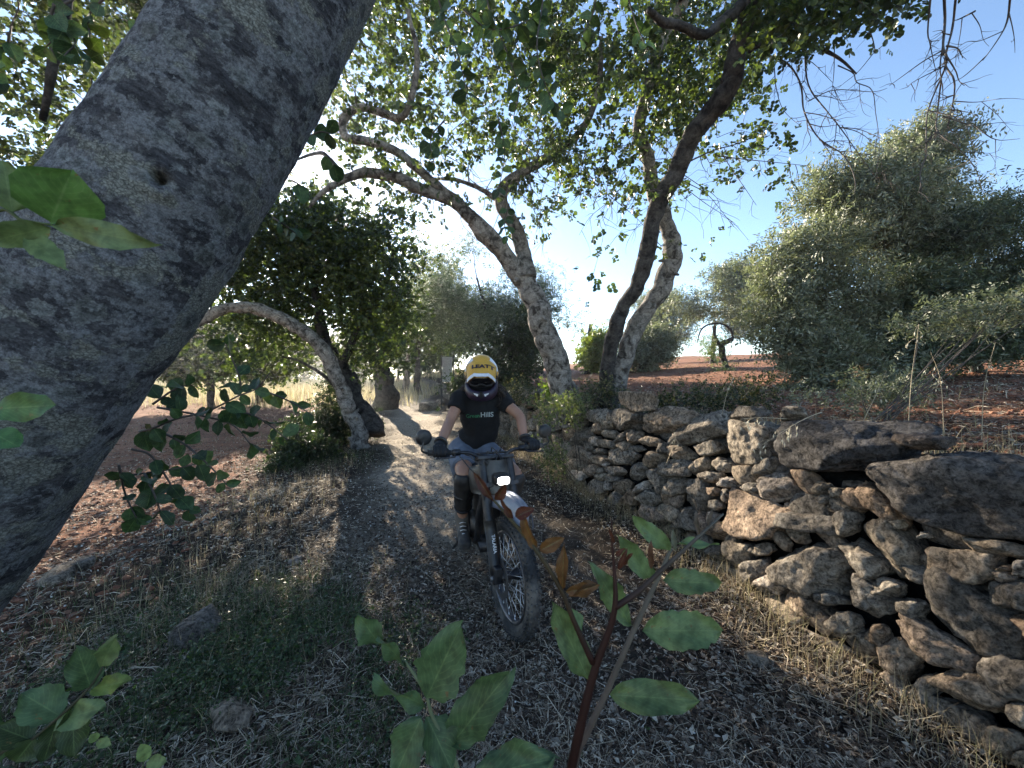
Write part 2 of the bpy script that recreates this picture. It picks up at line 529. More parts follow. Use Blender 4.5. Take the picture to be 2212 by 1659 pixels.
def height(x, y):
    x = np.asarray(x, float); y = np.asarray(y, float)
    P = np.stack([x, y, np.zeros_like(x)], -1)
    far = np.clip(0.028 * (y - 8), 0, 0.75)
    low = far + 0.035 * fbm(P * 0.9, 3, 4) + 0.012 * fbm(P * 6, 5, 3)
    pc = -0.10 - 0.27 * (y - 1.5)
    low = low - 0.05 * np.exp(-((x - pc) / 0.5) ** 2) - 0.06 * sstep(2.4, 4.5, pc - x)
    low = low + 0.07 * np.exp(-((x - wall_x(y)) / 0.22) ** 2)
    d = (x - wall_x(y)) * 0.95
    top = 0.90 + far * 0.6 + 0.085 * np.clip(d - 0.4, 0, 19) + 0.06 * fbm(P * 0.5, 9, 4) + 0.02 * fbm(P * 5, 11, 3)
    return low + (top - low) * sstep(0.22, 0.46, d)

def gz(x, y): return float(height(np.array([x]), np.array([y]))[0])

def ground_zone(x, y):
    """colour of the soil, with sunlight on the far track painted in"""
    P = np.stack([x, y, np.zeros_like(x)], -1)
    n = fbm(P * 1.3, 21, 4) + .5 * fbm(P * 5.0, 22, 3)
    d = (x - wall_x(y)) * 0.95
    pc = -0.10 - 0.27 * (y - 1.5)
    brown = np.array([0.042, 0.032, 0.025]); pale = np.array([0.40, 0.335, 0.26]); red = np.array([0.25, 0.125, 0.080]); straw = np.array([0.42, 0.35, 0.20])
    pathm = sstep(1.25, 0.40, np.abs(x - pc - 0.0) + 0.25 * n) * (.25 + .75 * sstep(2.0, 4.5, y))  # pale track soil, lightened farther off to stand for sunlight
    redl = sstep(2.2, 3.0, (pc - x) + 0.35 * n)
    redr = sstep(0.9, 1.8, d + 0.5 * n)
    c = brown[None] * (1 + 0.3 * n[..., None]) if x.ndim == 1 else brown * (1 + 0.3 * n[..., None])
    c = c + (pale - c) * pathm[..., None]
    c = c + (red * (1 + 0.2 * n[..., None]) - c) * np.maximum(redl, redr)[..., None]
    st = sstep(15, 22, y + 3 * n) * sstep(3, 6, pc - x)
    c = c + (straw - c) * st[..., None]
    return np.clip(c, 0.01, 1)

def axis(lo, hi, step, far_lo, far_hi, g=1.09):
    a = list(np.arange(lo, hi, step))
    s, v = step, a[-1]
    while v < far_hi:
        s *= g; v += s; a.append(v)
    s, v, pre = step, a[0], []
    while v > far_lo:
        s *= g; v -= s; pre.append(v)
    return np.array(pre[::-1] + a)
gx = axis(-4.5, 4.5, 0.05, -400, 400)
gy = axis(0.6, 8.0, 0.05, -12, 500)
GX, GY = np.meshgrid(gx, gy)
GZ = height(GX, GY)
nx, ny = len(gx), len(gy)
I = (np.arange(ny - 1)[:, None] * nx + np.arange(nx - 1)[None, :]).ravel()
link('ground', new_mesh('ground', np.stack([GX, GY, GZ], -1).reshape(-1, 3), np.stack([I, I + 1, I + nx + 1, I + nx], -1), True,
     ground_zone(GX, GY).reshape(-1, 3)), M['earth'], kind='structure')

# ------------------------------------------------------------------ thin haze volume, added for the glow round the sun and far fade
HAZE = 0.0018
if HAZE:
    m = bpy.data.materials.new('haze'); m.use_nodes = True; nt = m.node_tree; nt.nodes.clear()
    o_ = nt.nodes.new('ShaderNodeOutputMaterial'); v_ = nt.nodes.new('ShaderNodeVolumePrincipled')
    v_.inputs['Color'].default_value = (.95, .97, 1, 1); v_.inputs['Density'].default_value = HAZE; v_.inputs['Anisotropy'].default_value = .84
    nt.links.new(v_.outputs[0], o_.inputs['Volume'])
    mb = MB(); add_box(mb, (0, 240, 5.5), (860, 560, 15)); mb.build('haze', m, None, smooth=False, kind='stuff', label='thin haze added for the glow toward the low sun', cat='haze')
# ------------------------------------------------------------------ dry stone wall
wall = thing('dry_stone_wall', 'long dry stone wall of rough limestone rubble retaining the red field beside the track', 'wall', (1.45, 2.5, 0))
WO = np.array([1.45, 2.5, 0.0])
BATTER = 0.10
def face_pt(px, py):
    """where the sight line through (px, py) meets the wall face"""
    d = np.array(W(px, py, 1.0)) - np.array([0, 0, CAM_H])
    lo, hi = 0.2, 60.0
    ts = np.concatenate([np.linspace(0.2, 8, 800), np.linspace(8, 60, 600)])
    P = np.array([0, 0, CAM_H])[None] + ts[:, None] * d[None]
    g = P[:, 0] - (wall_x(P[:, 1]) + BATTER * P[:, 2])
    k = np.argmax(g > 0)
    return P[k]
def fr(y):
    t = np.array([wall_x(y + 0.15) - wall_x(y - 0.15), 0.3, 0]); t = t / np.linalg.norm(t)
    u = np.array([BATTER, 0, 1.0]); u /= np.linalg.norm(u)
    n = np.cross(u, t); n /= np.linalg.norm(n)
    if n[0] > 0: n = -n
    return t, u, n
ARC_Y = np.linspace(-1, 40, 4000)
ARC_S = np.concatenate([[0], np.cumsum(np.hypot(np.diff(wall_x(ARC_Y)), np.diff(ARC_Y)))])
def s_of(y): return np.interp(y, ARC_Y, ARC_S)
def y_of(s): return np.interp(s, ARC_S, ARC_Y)

def zA(x, y): return ((2200 + x / 2.37) * .5486, (1500 + y / 2.37) * .5486)
def zB(x, y): return ((3000 + x / 2.0736) * .5486, (1500 + y / 2.0736) * .5486)
def zC(x, y): return ((2700 + x / 2.37) * .5486, (2050 + y / 2.37) * .5486)
def zD(x, y): return ((3300 + x / 1.8975) * .5486, (2150 + y / 1.8975) * .5486)
def zE(x, y): return ((1900 + x / 2.37) * .5486, (1350 + y / 2.37) * .5486)
SA = [(320,325,105,65,-5),(590,355,125,110,10),(720,190,190,95,10),(940,370,265,165,-5),(1270,445,310,145,-15),(435,405,62,40,5),(335,450,52,56,0),(450,495,82,45,5),
 (195,520,97,100,0),(570,535,58,38,-35),(670,525,62,62,20),(840,565,122,46,12),(430,585,98,38,15),(600,605,78,42,5),(320,560,42,50,0),(270,615,42,38,0),(370,650,42,32,0),
 (710,635,88,32,5),(215,690,98,58,35),(355,735,82,54,25),(535,715,132,88,15),(680,690,72,40,20),(985,625,52,46,0),(1120,675,112,76,10),(1370,630,112,78,10),(850,730,108,78,15),
 (1685,570,212,212,0),(1700,310,165,76,-10),(140,785,112,56,5),(290,835,72,72,20),(160,870,78,56,10),(515,840,98,46,10),(385,835,36,32,0),(420,770,28,38,0),(480,900,72,36,5),
 (395,900,46,42,0),(720,830,84,88,-30),(1080,800,138,88,5),(1310,800,98,112,10),(1510,780,84,72,10),(320,990,102,78,20),(110,970,92,82,0),(565,990,94,68,-25),(440,970,38,52,0),
 (910,940,112,132,-10),(760,990,78,48,-30),(1090,980,112,92,0),(1290,1060,200,112,58),(1420,1030,56,38,0),(1570,950,62,52,20),(1820,1000,112,58,10),(350,1160,118,88,40),
 (500,1110,84,88,10),(640,1090,60,80,10),(830,1100,124,80,30),(550,1235,104,68,15),(825,1240,160,80,35),(1180,1270,114,114,10),(1740,1265,310,215,25),(2010,980,175,168,0),
 (1470,1400,104,92,30),(1400,890,90,60,0),(810,1440,84,92,50),(620,1360,62,42,0),(1010,1420,90,70,30),(1240,1480,120,60,30)]
SB = [(620,550,590,235,3),(1640,915,860,350,13),(1280,500,230,60,5),(460,880,95,60,10),(600,915,62,38,10),(960,1010,265,92,35),(340,1150,230,90,12),(680,1150,112,92,-40),
 (1000,1300,330,150,50),(1300,1255,65,38,0),(1850,1350,260,62,12),(220,260,112,56,-5),(500,965,44,38,0),(1950,1590,95,62,10),(1060,1150,60,40,10)]
SCt = [(250,290,114,70,15),(470,310,128,122,10),(665,275,94,64,-5),(330,490,200,98,30),(600,470,165,94,-25),(780,590,134,112,15),(1110,430,370,265,20),(760,830,300,142,38),
 (1120,830,300,112,38),(1350,1260,405,112,33),(1300,720,155,64,20),(1500,970,145,132,-40),(1760,1060,124,94,20),(1690,730,235,155,35),(1600,360,250,122,40),(80,310,92,62,10)]
SD = [(410,830,190,152,45),(690,730,345,112,35),(960,500,430,240,28),(870,130,330,125,10),(1330,380,250,155,20),(960,1080,355,112,28),(1260,960,270,132,25),(640,1050,94,84,30),
 (800,1300,385,132,28),(620,1370,205,62,35),(1240,1500,145,124,20),(1370,1260,125,92,30),(1380,1590,64,62,0),(520,450,134,64,20),(350,320,112,62,15),(1380,170,62,62,0),(1250,170,54,28,0)]
SE = [(345,510,110,60,-30),(420,570,68,34,-15),(480,500,62,54,0),(590,510,92,62,0),(560,640,150,64,5),(700,620,70,60,0),(230,700,60,50,0),(330,760,70,50,10),(640,780,80,50,0)]
placed = []       # (s, z, a, b, angle)
ROCKS = {}
def rock_mesh(seed, sub, name='stone'):
    k = (seed, sub)
    if k not in ROCKS: ROCKS[k] = rock(100 + seed, sub)
    return ROCKS[k]
nstone = [0]
def put_stone(c, A, B, n, depth, seed, sub, mat, push=0.0):
    """A, B half axes in the face (world vectors), n outward normal"""
    la, lb = np.linalg.norm(A), np.linalg.norm(B)
    V, F = rock_mesh(seed, sub)
    ex = A / la; ey = B - ex * B.dot(ex); ey /= np.linalg.norm(ey)
    ez = np.cross(ex, ey)
    Vw = V[:, 0:1] * A[None] * 1.01 + V[:, 1:2] * B[None] * 1.01 + V[:, 2:3] * (ez * depth)[None]
    if sub >= 4:
        rr = fbm(Vw * 8 + seed * 3.1, seed, 4)[:, None] * 0.011 - np.abs(fbm(Vw * 20 + seed, seed + 3, 4))[:, None] * 0.014 + .006
        nn = Vw / np.linalg.norm(Vw, axis=1)[:, None]
        Vw = Vw + nn * rr
    else:
        rr = fbm(Vw * 14 + seed * 3.1, seed, 3)[:, None] * 0.010 - np.abs(fbm(Vw * 26 + seed, seed + 3, 3))[:, None] * 0.008 + .004
        Vw = Vw + Vw / np.linalg.norm(Vw, axis=1)[:, None] * rr
    c = c - n * (depth * 0.78 - push)
    o = link('stone', new_mesh('stone', Vw, F, True), mat, wall, loc=Vector(c - WO))
    nstone[0] += 1
    return o
si = 0
for lst, z in ((SB, zB), (SD, zD), (SCt, zC), (SA, zA), (SE, zE)):
    for (cx, cy, a, b, ang) in lst:
        si += 1
        ca, sa = math.cos(R(ang)), math.sin(R(ang))
        c = face_pt(*z(cx, cy))
        t, u, n = fr(c[1])
        def onface(x, y):
            q = face_pt(*z(x, y)); d = q - c
            return np.array([d.dot(t), d.dot(u)])
        A2 = (onface(cx + a * ca * .6, cy + a * sa * .6) - onface(cx - a * ca * .6, cy - a * sa * .6)) / 1.2
        B2 = (onface(cx - b * sa * .6, cy + b * ca * .6) - onface(cx + b * sa * .6, cy - b * ca * .6)) / 1.2
        A = t * A2[0] + u * A2[1]; B = t * B2[0] + u * B2[1]
        la, lb = np.linalg.norm(A), np.linalg.norm(B)
        for nm in (1,):
            if la > 0.62: A *= 0.62 / la
            if lb > 0.45: B *= 0.45 / lb
        dep = min(0.26, max(0.055, 0.8 * min(np.linalg.norm(A), np.linalg.norm(B)) + 0.02))
        big = max(la, lb)
        capst = (lst is SB and si <= 3)
        put_stone(c, A, B, n, dep * (1.25 if capst else 1), si, 5 if big > 0.17 else 4, M['capstone'] if capst else M['stone'], push=0.02 if not capst else 0.05)
        mm = np.array([A2, B2]).T
        placed.append((s_of(c[1]), c[2], mm))
# fill between with random rubble, sizes from large to small
rng = np.random.RandomState(7)
PS = np.array([p[0] for p in placed]); PZ = np.array([p[1] for p in placed])
PM = [np.linalg.inv(p[2] + np.eye(2) * 1e-4) for p in placed]
PMI = np.array(PM)
sizes = [0.20] * 300 + [0.14] * 1600 + [0.10] * 5000 + [0.07] * 9000 + [0.05] * 9000
fills = []
for r0 in sizes:
    y = 0.25 + 8.6 * rng.rand() ** 1.25 if rng.rand() < 0.85 else rng.uniform(-0.6, 0.4)
    if r0 < 0.08 and y > 4.6: continue
    if r0 < 0.06 and y > 3.2: continue
    zt = 0.93 + 0.07 * math.sin(y * 2.1)
    zz = rng.uniform(0.02, zt - r0 * 0.5)
    ss = s_of(y)
    d = np.stack([ss - PS, zz - PZ], -1)
    q = np.einsum('nij,nj->ni', PMI, d)
    inv_r = np.sqrt(np.abs(np.linalg.det(PMI)))
    dist = np.linalg.norm(q, axis=1)
    need = 0.93 + 0.62 * r0 * inv_r
    if (dist < need).any(): continue
    k = rng.uniform(1.0, 1.7); an = rng.normal(0, 0.35)
    a, b = r0 * k ** .5, r0 / k ** .5
    m2 = np.array([[a * math.cos(an), -b * math.sin(an)], [a * math.sin(an), b * math.cos(an)]])
    PS = np.append(PS, ss); PZ = np.append(PZ, zz); PMI = np.concatenate([PMI, np.linalg.inv(m2)[None]])
    fills.append((y, zz, m2, r0))
fills.sort(key=lambda f: -f[3] / max(0.8, f[0]))
rub = MB()
for k, (y, zz, m2, r0) in enumerate(fills):
    t, u, n = fr(y)
    c = np.array([wall_x(y) + BATTER * zz, y, zz])
    A = t * m2[0, 0] + u * m2[1, 0]; B = t * m2[0, 1] + u * m2[1, 1]
    if nstone[0] < 298 and y > 0.3:
        put_stone(c, A * 1.05, B * 1.05, n, r0 * 0.9, 200 + k % 24, 3, M['stone'], push=rng.uniform(-0.03, 0.012))
    else:
        V, F = rock_mesh(200 + k % 24, 2)
        ez = -n * r0 * 0.9
        rub.add(c - n * r0 * 0.7 + V[:, 0:1] * A * 1.15 + V[:, 1:2] * B * 1.15 + V[:, 2:3] * ez, F)
# the wall further along the track: smaller in view, joined
for k in range(3200):
    y = 8.4 + 30 * rng.rand() ** 1.6
    t, u, n = fr(y)
    r0 = rng.uniform(0.07, 0.16)
    zb = float(height(wall_x(y) - 0.3, np.array(y)))
    hh = 0.95 * (1 - 0.5 * sstep(10, 16, y))
    zz = zb + rng.uniform(0, hh)
    c = np.array([wall_x(y) + BATTER * (zz - zb) + rng.uniform(-.03, .05), y, zz])
    V, F = rock_mesh(200 + k % 24, 1 if y > 14 else 2)
    rub.add(c + V[:, 0:1] * t * r0 * 1.3 + V[:, 1:2] * u * r0 * 0.85 + V[:, 2:3] * n * r0, F)
# rubble on top and behind the face
for k in range(420):
    y = rng.uniform(0.2, 9)
    r0 = rng.uniform(0.05, 0.11)
    V, F = rock_mesh(200 + k % 24, 2)
    c = np.array([wall_x(y) + rng.uniform(0.22, 0.42), y, 0.86 + rng.uniform(-.05, .06)])
    if y < 2.9: c[2] -= 0.08
    rub.add(c + V * r0 * np.array([1.2, 1.2, 0.7]), F)
rub.build('rubble', M['stone'], wall, origin=WO, kind='stuff')
# earth core behind the face, coloured near black as shade in the gaps
ys = np.concatenate([np.linspace(-1, 9, 60), np.linspace(9.5, 38, 50)])
core = []
for y in ys:
    zb = float(height(wall_x(y) - 0.3, np.array(y)))
    hh = 0.88 * (1 - 0.5 * float(sstep(10, 16, y)))
    for zz in np.linspace(-0.1, hh, 6):
        core.append([wall_x(y) + 0.13 + BATTER * zz, y, zb + zz])
    core.append([wall_x(y) + 0.6, y, zb + hh])
core = np.array(core); k = 7
I = (np.arange(len(ys) - 1)[:, None] * k + np.arange(k - 1)[None, :]).ravel()
link('wall_core', new_mesh('wall_core', core - WO, np.stack([I, I + k, I + k + 1, I + 1], -1), True, np.full((len(core), 3), 0.015)), M['earth'], wall)

# ------------------------------------------------------------------ foliage helpers
def rot_frames(D, rng, upbias=0.6):
    """frames with x along D and z (leaf normal) roughly up"""
    D = D / (np.linalg.norm(D, axis=1)[:, None] + 1e-9)
    N = rng.normal(size=D.shape) * (1 - upbias) + np.array([0, 0, 1.0]) * upbias
    N = N - D * (N * D).sum(1)[:, None]; N /= np.linalg.norm(N, axis=1)[:, None] + 1e-9
    B = np.cross(N, D)
    return np.stack([D, B, N], -1)          # columns

LEAF6 = np.array([[0, 0, 0], [.30, .40, .05], [.75, .36, .06], [1, 0, 0], [.75, -.36, .06], [.30, -.40, .05], [.5, 0, -.02]])
LEAF6F = np.array([[0, 6, 1, 1], [6, 2, 1, 1], [6, 3, 2, 2]])
LT = np.array([[0, 5, 6], [5, 4, 6], [4, 3, 6], [3, 2, 6], [2, 1, 6], [1, 0, 6]])
NARROW = np.array([[0, 0, 0], [.45, .17, .03], [1, 0, 0], [.45, -.17, .03]])
NT = np.array([[0, 3, 2], [0, 2, 1]])

def scatter_leaves(P, D, size, rng, shape='round', per=6, spread=0.5, colors=((0.05, 0.075, 0.022),), upbias=0.5):
    """sprays: each has `per` leaflets set in pairs along a stalk that starts at P and runs along D"""
    LV, LF = (LEAF6, LT) if shape == 'round' else (NARROW, NT)
    if shape == 'round4':
        LV = np.array([[0, 0, 0], [.5, .42, .08], [1, 0, 0], [.5, -.42, .08]]); LF = NT
    n = len(P)
    Fm = rot_frames(D, rng, upbias)
    allP, allD, allN = [], [], []
    L = size * per * 0.30
    for k in range(per):
        t = (k // 2 + 0.6) / (per / 2)
        side = 1 if k % 2 else -1
        base = P + Fm[:, :, 0] * (L * t)[:, None]
        d = Fm[:, :, 0] * rng.uniform(.2, .8, n)[:, None] + Fm[:, :, 1] * side + rng.normal(0, .25, (n, 3))
        allP.append(base); allD.append(d); allN.append(Fm[:, :, 2] + rng.normal(0, .35, (n, 3)))
    P2 = np.concatenate(allP); D2 = np.concatenate(allD); N2 = np.concatenate(allN)
    S = np.tile(size, per) * rng.uniform(.7, 1.2, len(P2))
    D2 /= np.linalg.norm(D2, axis=1)[:, None]
    N2 = N2 - D2 * (N2 * D2).sum(1)[:, None]; N2 /= np.linalg.norm(N2, axis=1)[:, None]
    B2 = np.cross(N2, D2)
    V = P2[:, None] + S[:, None, None] * (LV[None, :, 0:1] * D2[:, None] + LV[None, :, 1:2] * B2[:, None] + LV[None, :, 2:3] * N2[:, None])
    F = LF[None] + (np.arange(len(P2)) * len(LV))[:, None, None]
    C = np.array(colors)[rng.randint(0, len(colors), len(P2))] * rng.uniform(.7, 1.3, (len(P2), 1))
    return V.reshape(-1, 3), F.reshape(-1, 3), np.repeat(C, len(LV), 0)

def twig_net(mb, nodes, rads, targets, rng, r_tip=0.003, sag=0.1, sides=4, kmax=0.02):
    """grow a twig from the nearest wood to every target; returns end directions"""
    nodes = [np.array(n) for n in nodes]; N = np.array(nodes); rr = np.array(rads, float)
    order = np.argsort([np.min(np.linalg.norm(N - t, axis=1)) for t in targets])
    dirs = np.zeros((len(targets), 3))
    for i in order:
        t = targets[i]
        d = np.linalg.norm(N - t, axis=1) + 0.0
        j = int(np.argmin(d))
        a = N[j]; L = d[j]
        if L < 0.05:
            dirs[i] = rng.normal(size=3); continue
        r0 = min(rr[j] * 0.7, kmax, 0.004 + 0.006 * L + r_tip)
        mids = []
        for f in (0.33, 0.66):
            mids.append(a + (t - a) * f + rng.normal(0, 0.09 * L, 3) + np.array([0, 0, sag * L * math.sin(f * math.pi)]))
        pts = [a] + mids + [t]
        add_tube(mb, pts, [r0, r0 * .8, r0 * .6, r_tip], sides=sides, sub=2, cap=False)
        N = np.vstack([N, mids, [t]]); rr = np.append(rr, [r0 * .8, r0 * .6, r_tip * 1.5])
        dirs[i] = t - mids[-1]
    return dirs

def sample_blobs(blobs, n, rng, shell=0.55, gap=0.0, gscale=1.0, seed=0):
    """blobs: (centre, (rx, ry, rz), weight)"""
    w = np.array([b[2] for b in blobs], float); w /= w.sum()
    out, tries = [], 0
    while len(out) < n:
        tries += 1
        b = blobs[rng.choice(len(blobs), p=w)]
        d = rng.normal(size=3); d /= np.linalg.norm(d)
        r = rng.rand() ** (1 / 3.0)
        r = shell * max(r, rng.rand() ** 0.25) + (1 - shell) * r
        p = np.array(b[0]) + d * np.array(b[1]) * r
        if gap and tries < 4 * n and vnoise(p[None] * gscale, seed)[0] < gap - 1 + 0.0: continue
        out.append(p)
    return np.array(out)

def foliage(tree, blobs, limbs, mat, n_cl, per_cl, leaf, rng, shape='round', per=6, sigma=0.16, colors=None, gap=0.55, gscale=1.1, twig_max=400, twigmat=None, upbias=0.5, r_tip=0.003, droop=0.25, zmin=None, name='crown'):
    cl = blobs if isinstance(blobs, np.ndarray) else sample_blobs(blobs, n_cl, rng, gap=gap, gscale=gscale, seed=int(rng.randint(999)))
    if zmin is not None: cl = cl[cl[:, 2] > zmin]
    nodes, rads = [], []
    for P, r in limbs:
        X = catmull(np.hstack([np.array([list(p) for p in P]), np.array(r)[:, None]]), 4)
        nodes += list(X[:, :3]); rads += list(X[:, 3])
    tw = MB()
    dirs = twig_net(tw, nodes, rads, cl[:twig_max], rng, r_tip=r_tip)
    tw.build('twigs', twigmat or M['twig'], tree, origin=tree.location, kind='stuff')
    extra = rng.normal(size=(len(cl) - len(dirs), 3)) if len(cl) > len(dirs) else np.zeros((0, 3))
    dirs = np.vstack([dirs, extra])
    n = len(cl) * per_cl
    C = np.repeat(cl, per_cl, 0); Dd = np.repeat(dirs, per_cl, 0)
    off = rng.normal(0, sigma, (n, 3)) * np.array([1, 1, .8])
    D = Dd / (np.linalg.norm(Dd, axis=1)[:, None] + 1e-6) * .5 + off / sigma * .6 + rng.normal(0, .4, (n, 3)) + np.array([0, 0, -droop])
    V, F, Cc = scatter_leaves(C + off, D, np.full(n, leaf) * rng.uniform(.75, 1.25, n), rng, shape, per, colors=colors, upbias=upbias)
    V -= np.array(tree.location)
    return link(name, new_mesh(name, V, F, False, Cc), mat, tree, kind='stuff')

def limb(tree, name, P, r, mat, sides=14, sub=6, rough=0.10, rscale=6, seed=1):
    X = catmull(np.hstack([np.array([list(p) for p in P], float), np.asarray(r, float)[:, None]]), max(4, sub))
    j = np.stack([fbm(X[:, :3] * 3.3 + k * 9.1, seed + k, 3) for k in range(3)], -1)
    X[:, :3] += j * X[:, 3:4] * .32
    X[:, 3] *= 1 + .10 * fbm(X[:, :3] * 5, seed + 7, 3)
    mb = MB()
    add_tube(mb, X[:, :3], X[:, 3], sides=sides, sub=2, rough=rough, rscale=rscale, seed=seed)
    # knots and stubs of lost twigs
    rk = np.random.RandomState(seed)
    for q in range(int(len(X) / 9)):
        i = rk.randint(2, len(X) - 2); d = rk.normal(size=3); d /= np.linalg.norm(d); R_ = X[i, 3]
        if R_ < .02: continue
        add_tube(mb, [X[i, :3] + d * R_ * .6, X[i, :3] + d * R_ * 1.12, X[i, :3] + d * R_ * (1.2 + rk.rand() * .5)], [R_ * .34, R_ * .22, R_ * .11], sides=8, sub=3, rough=.2, rscale=20)
    return mb.build(name, mat, tree, origin=tree.location)

CAROB = [(0.045, 0.064, 0.025), (0.058, 0.082, 0.030), (0.034, 0.050, 0.022), (0.085, 0.11, 0.034), (0.048, 0.062, 0.030)]
CAROB_B = [(0.055, 0.080, 0.027), (0.080, 0.110, 0.034), (0.11, 0.14, 0.042), (0.042, 0.060, 0.024), (0.034, 0.05, 0.022)]
OLIVE = [(0.15, 0.165, 0.11), (0.20, 0.215, 0.15), (0.10, 0.115, 0.072), (0.26, 0.27, 0.21)]
DARKG = [(0.028, 0.045, 0.018), (0.040, 0.060, 0.020), (0.024, 0.036, 0.018)]

def blob(px, py, Y, rpx, rpy, ry=None, w=1.0):
    c = W(px, py, Y); k = Y / 831.0
    return (c, (rpx * k, ry if ry is not None else (rpx + rpy) / 2 * k, rpy * k), w * rpx * rpy)

def region_pts(regs, n, rng, Y0, Y1, gs=1.5, thr=-.25):
    area = np.array([(b - a) * (d - c) * w for a, b, c, d, w in regs]); p = area / area.sum(); out = []
    while len(out) < n:
        a, b, c, d, w = regs[rng.choice(len(regs), p=p)]
        Y = rng.uniform(Y0, Y1)
        q = np.array(W(rng.uniform(a, b) + rng.normal(0, 18), rng.uniform(c, d) + rng.normal(0, 18), Y))
        if vnoise(q[None] * gs, 5)[0] + .5 * vnoise(q[None] * gs * 2.3, 6)[0] < thr and rng.rand() < .85: continue
        out.append(q)
    return np.array(out)
# ---- the leaning tree in the middle, behind the wall
c0 = W(1228, 875, 5.4)
treeC = thing('carob_tree', 'pale barked tree behind the wall, leaning left and forking over the track above the rider', 'tree', c0)
Ct = [W(1236, 905, 5.45), W(1222, 850, 5.4), (W(1180, 722, 5.3)), W(1140, 620, 5.2), W(1112, 572, 5.15), W(1068, 525, 5.0), W(1022, 474, 4.9)]
Cr = [.225, .185, .165, .15, .125, .11, .095]
C1 = [W(1022, 474, 4.9), W(975, 435, 4.8), W(916, 412, 4.7), W(860, 385, 4.65), W(800, 372, 4.6), W(745, 388, 4.55), W(700, 412, 4.5), W(668, 448, 4.5)]
C1r = [.085, .075, .068, .062, .058, .045, .03, .015]
C2 = [W(1015, 465, 4.9), W(956, 412, 4.75), W(911, 372, 4.65), W(857, 327, 4.55), W(802, 306, 4.5), W(748, 296, 4.5), W(742, 262, 4.5), W(770, 234, 4.5), W(815, 240, 4.4), W(867, 253, 4.3), W(891, 208, 4.2), W(901, 119, 4.1), W(880, 20, 4.0)]
C2r = [.075, .062, .055, .052, .048, .046, .044, .044, .042, .038, .034, .03, .02]
C3 = [W(1138, 605, 5.2), W(1126, 540, 5.2), W(1108, 485, 5.15), W(1085, 440, 5.1), W(1090, 402, 5.05), W(1129, 372, 5.0), W(1185, 338, 4.9), W(1250, 290, 4.8), W(1290, 200, 4.6), W(1300, 80, 4.4)]
C3r = [.12, .10, .09, .082, .078, .07, .055, .045, .035, .02]
C4 = [W(745, 388, 4.55), W(712, 345, 4.5), W(690, 330, 4.5), W(640, 345, 4.4)]
C5 = [W(1080, 436, 5.1), W(1040, 410, 5.2), W(985, 388, 5.3), W(930, 385, 5.4), W(890, 360, 5.5)]
limb(treeC, 'trunk', Ct, Cr, M['palebark'], 22, 14, 0.13, 7, 2)
for P_, r_ in ((C1, C1r), (C2, C2r), (C3, C3r), (C4, [.04, .03, .022, .012]), (C5, [.035, .03, .026, .02, .012])):
    limb(treeC, 'branch', P_, r_, M['bark'], 12, 8, 0.12, 8, 5)
rng = np.random.RandomState(11)
foliage(treeC, region_pts([(700, 1250, -90, 180, .85), (720, 960, 180, 300, .6), (950, 1260, 180, 330, .9), (720, 980, 300, 410, .25), (1080, 1300, 330, 470, .40), (820, 960, 410, 490, .25), (850, 1300, -260, -90, .35)], 640, rng, 4.2, 5.9, thr=-.05),
        [(Ct, Cr), (C1, C1r), (C2, C2r), (C3, C3r), (C5, [.03] * 5)], M['carob'], 0, 7, 0.046, rng, colors=CAROB_B, sigma=.11, twig_max=800, per=6, droop=.4)

# ---- the forked tree right of it
d0 = W(1316, 880, 5.2)
treeD = thing('carob_tree', 'tall two-stemmed tree behind the wall with bare drooping twigs on its right', 'tree', d0)
D1 = [W(1312, 890, 5.2), W(1315, 815, 5.15), W(1320, 734, 5.0), W(1348, 660, 4.9), W(1383, 595, 4.75), W(1402, 521, 4.6), W(1422, 446, 4.45), W(1452, 380, 4.3), W(1491, 303, 4.15), W(1527, 251, 4.05), W(1567, 194, 3.9), W(1596, 121, 3.75), W(1616, 40, 3.6), W(1626, -40, 3.5), W(1650, -200, 3.3)]
D1r = [.13, .10, .095, .092, .095, .098, .098, .098, .098, .095, .095, .092, .09, .085, .06]
D2 = [W(1322, 885, 5.25), W(1335, 813, 5.25), W(1368, 719, 5.2), W(1402, 660, 5.1), W(1440, 600, 5.05), W(1453, 540, 5.0), W(1436, 471, 5.0), W(1412, 422, 5.0), W(1402, 347, 4.9), W(1380, 285, 4.8), W(1398, 190, 4.7), W(1438, 81, 4.6), W(1478, 0, 4.5), W(1500, -120, 4.4)]
D2r = [.14, .12, .115, .115, .118, .11, .095, .085, .078, .075, .07, .065, .06, .04]
D3 = [W(1600, 10, 3.55), W(1560, 45, 3.5), W(1519, 75, 3.45), W(1470, 58, 3.4), W(1430, 45, 3.3), W(1400, 20, 3.2)]
D3r = [.05, .045, .04, .04, .033, .025]
D4 = [W(1618, 110, 3.7), W(1640, 98, 3.6), W(1701, 93, 3.5), W(1760, 103, 3.4), W(1810, 125, 3.35), W(1850, 160, 3.3)]
D4r = [.03, .024, .02, .017, .012, .006]
D5 = [W(1626, -20, 3.5), W(1700, -60, 3.2), W(1850, -90, 2.9), W(2000, -80, 2.6), W(2150, -60, 2.4)]
D5r = [.06, .05, .042, .035, .02]
D6 = [W(1478, 0, 4.5), W(1420, -50, 4.2), W(1300, -80, 3.9), W(1150, -70, 3.7)]
limb(treeD, 'trunk', D1, D1r, M['dark_backlit'], 20, 10, 0.10, 8, 9)  # backlit stem, its shade put into the darker bark colour
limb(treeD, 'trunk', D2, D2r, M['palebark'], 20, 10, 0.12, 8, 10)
for P_, r_ in ((D3, D3r), (D4, D4r), (D5, D5r), (D6, [.05, .045, .035, .025])):
    limb(treeD, 'branch', P_, r_, M['dark_backlit'], 10, 6, 0.12, 10, 12)
rng = np.random.RandomState(12)
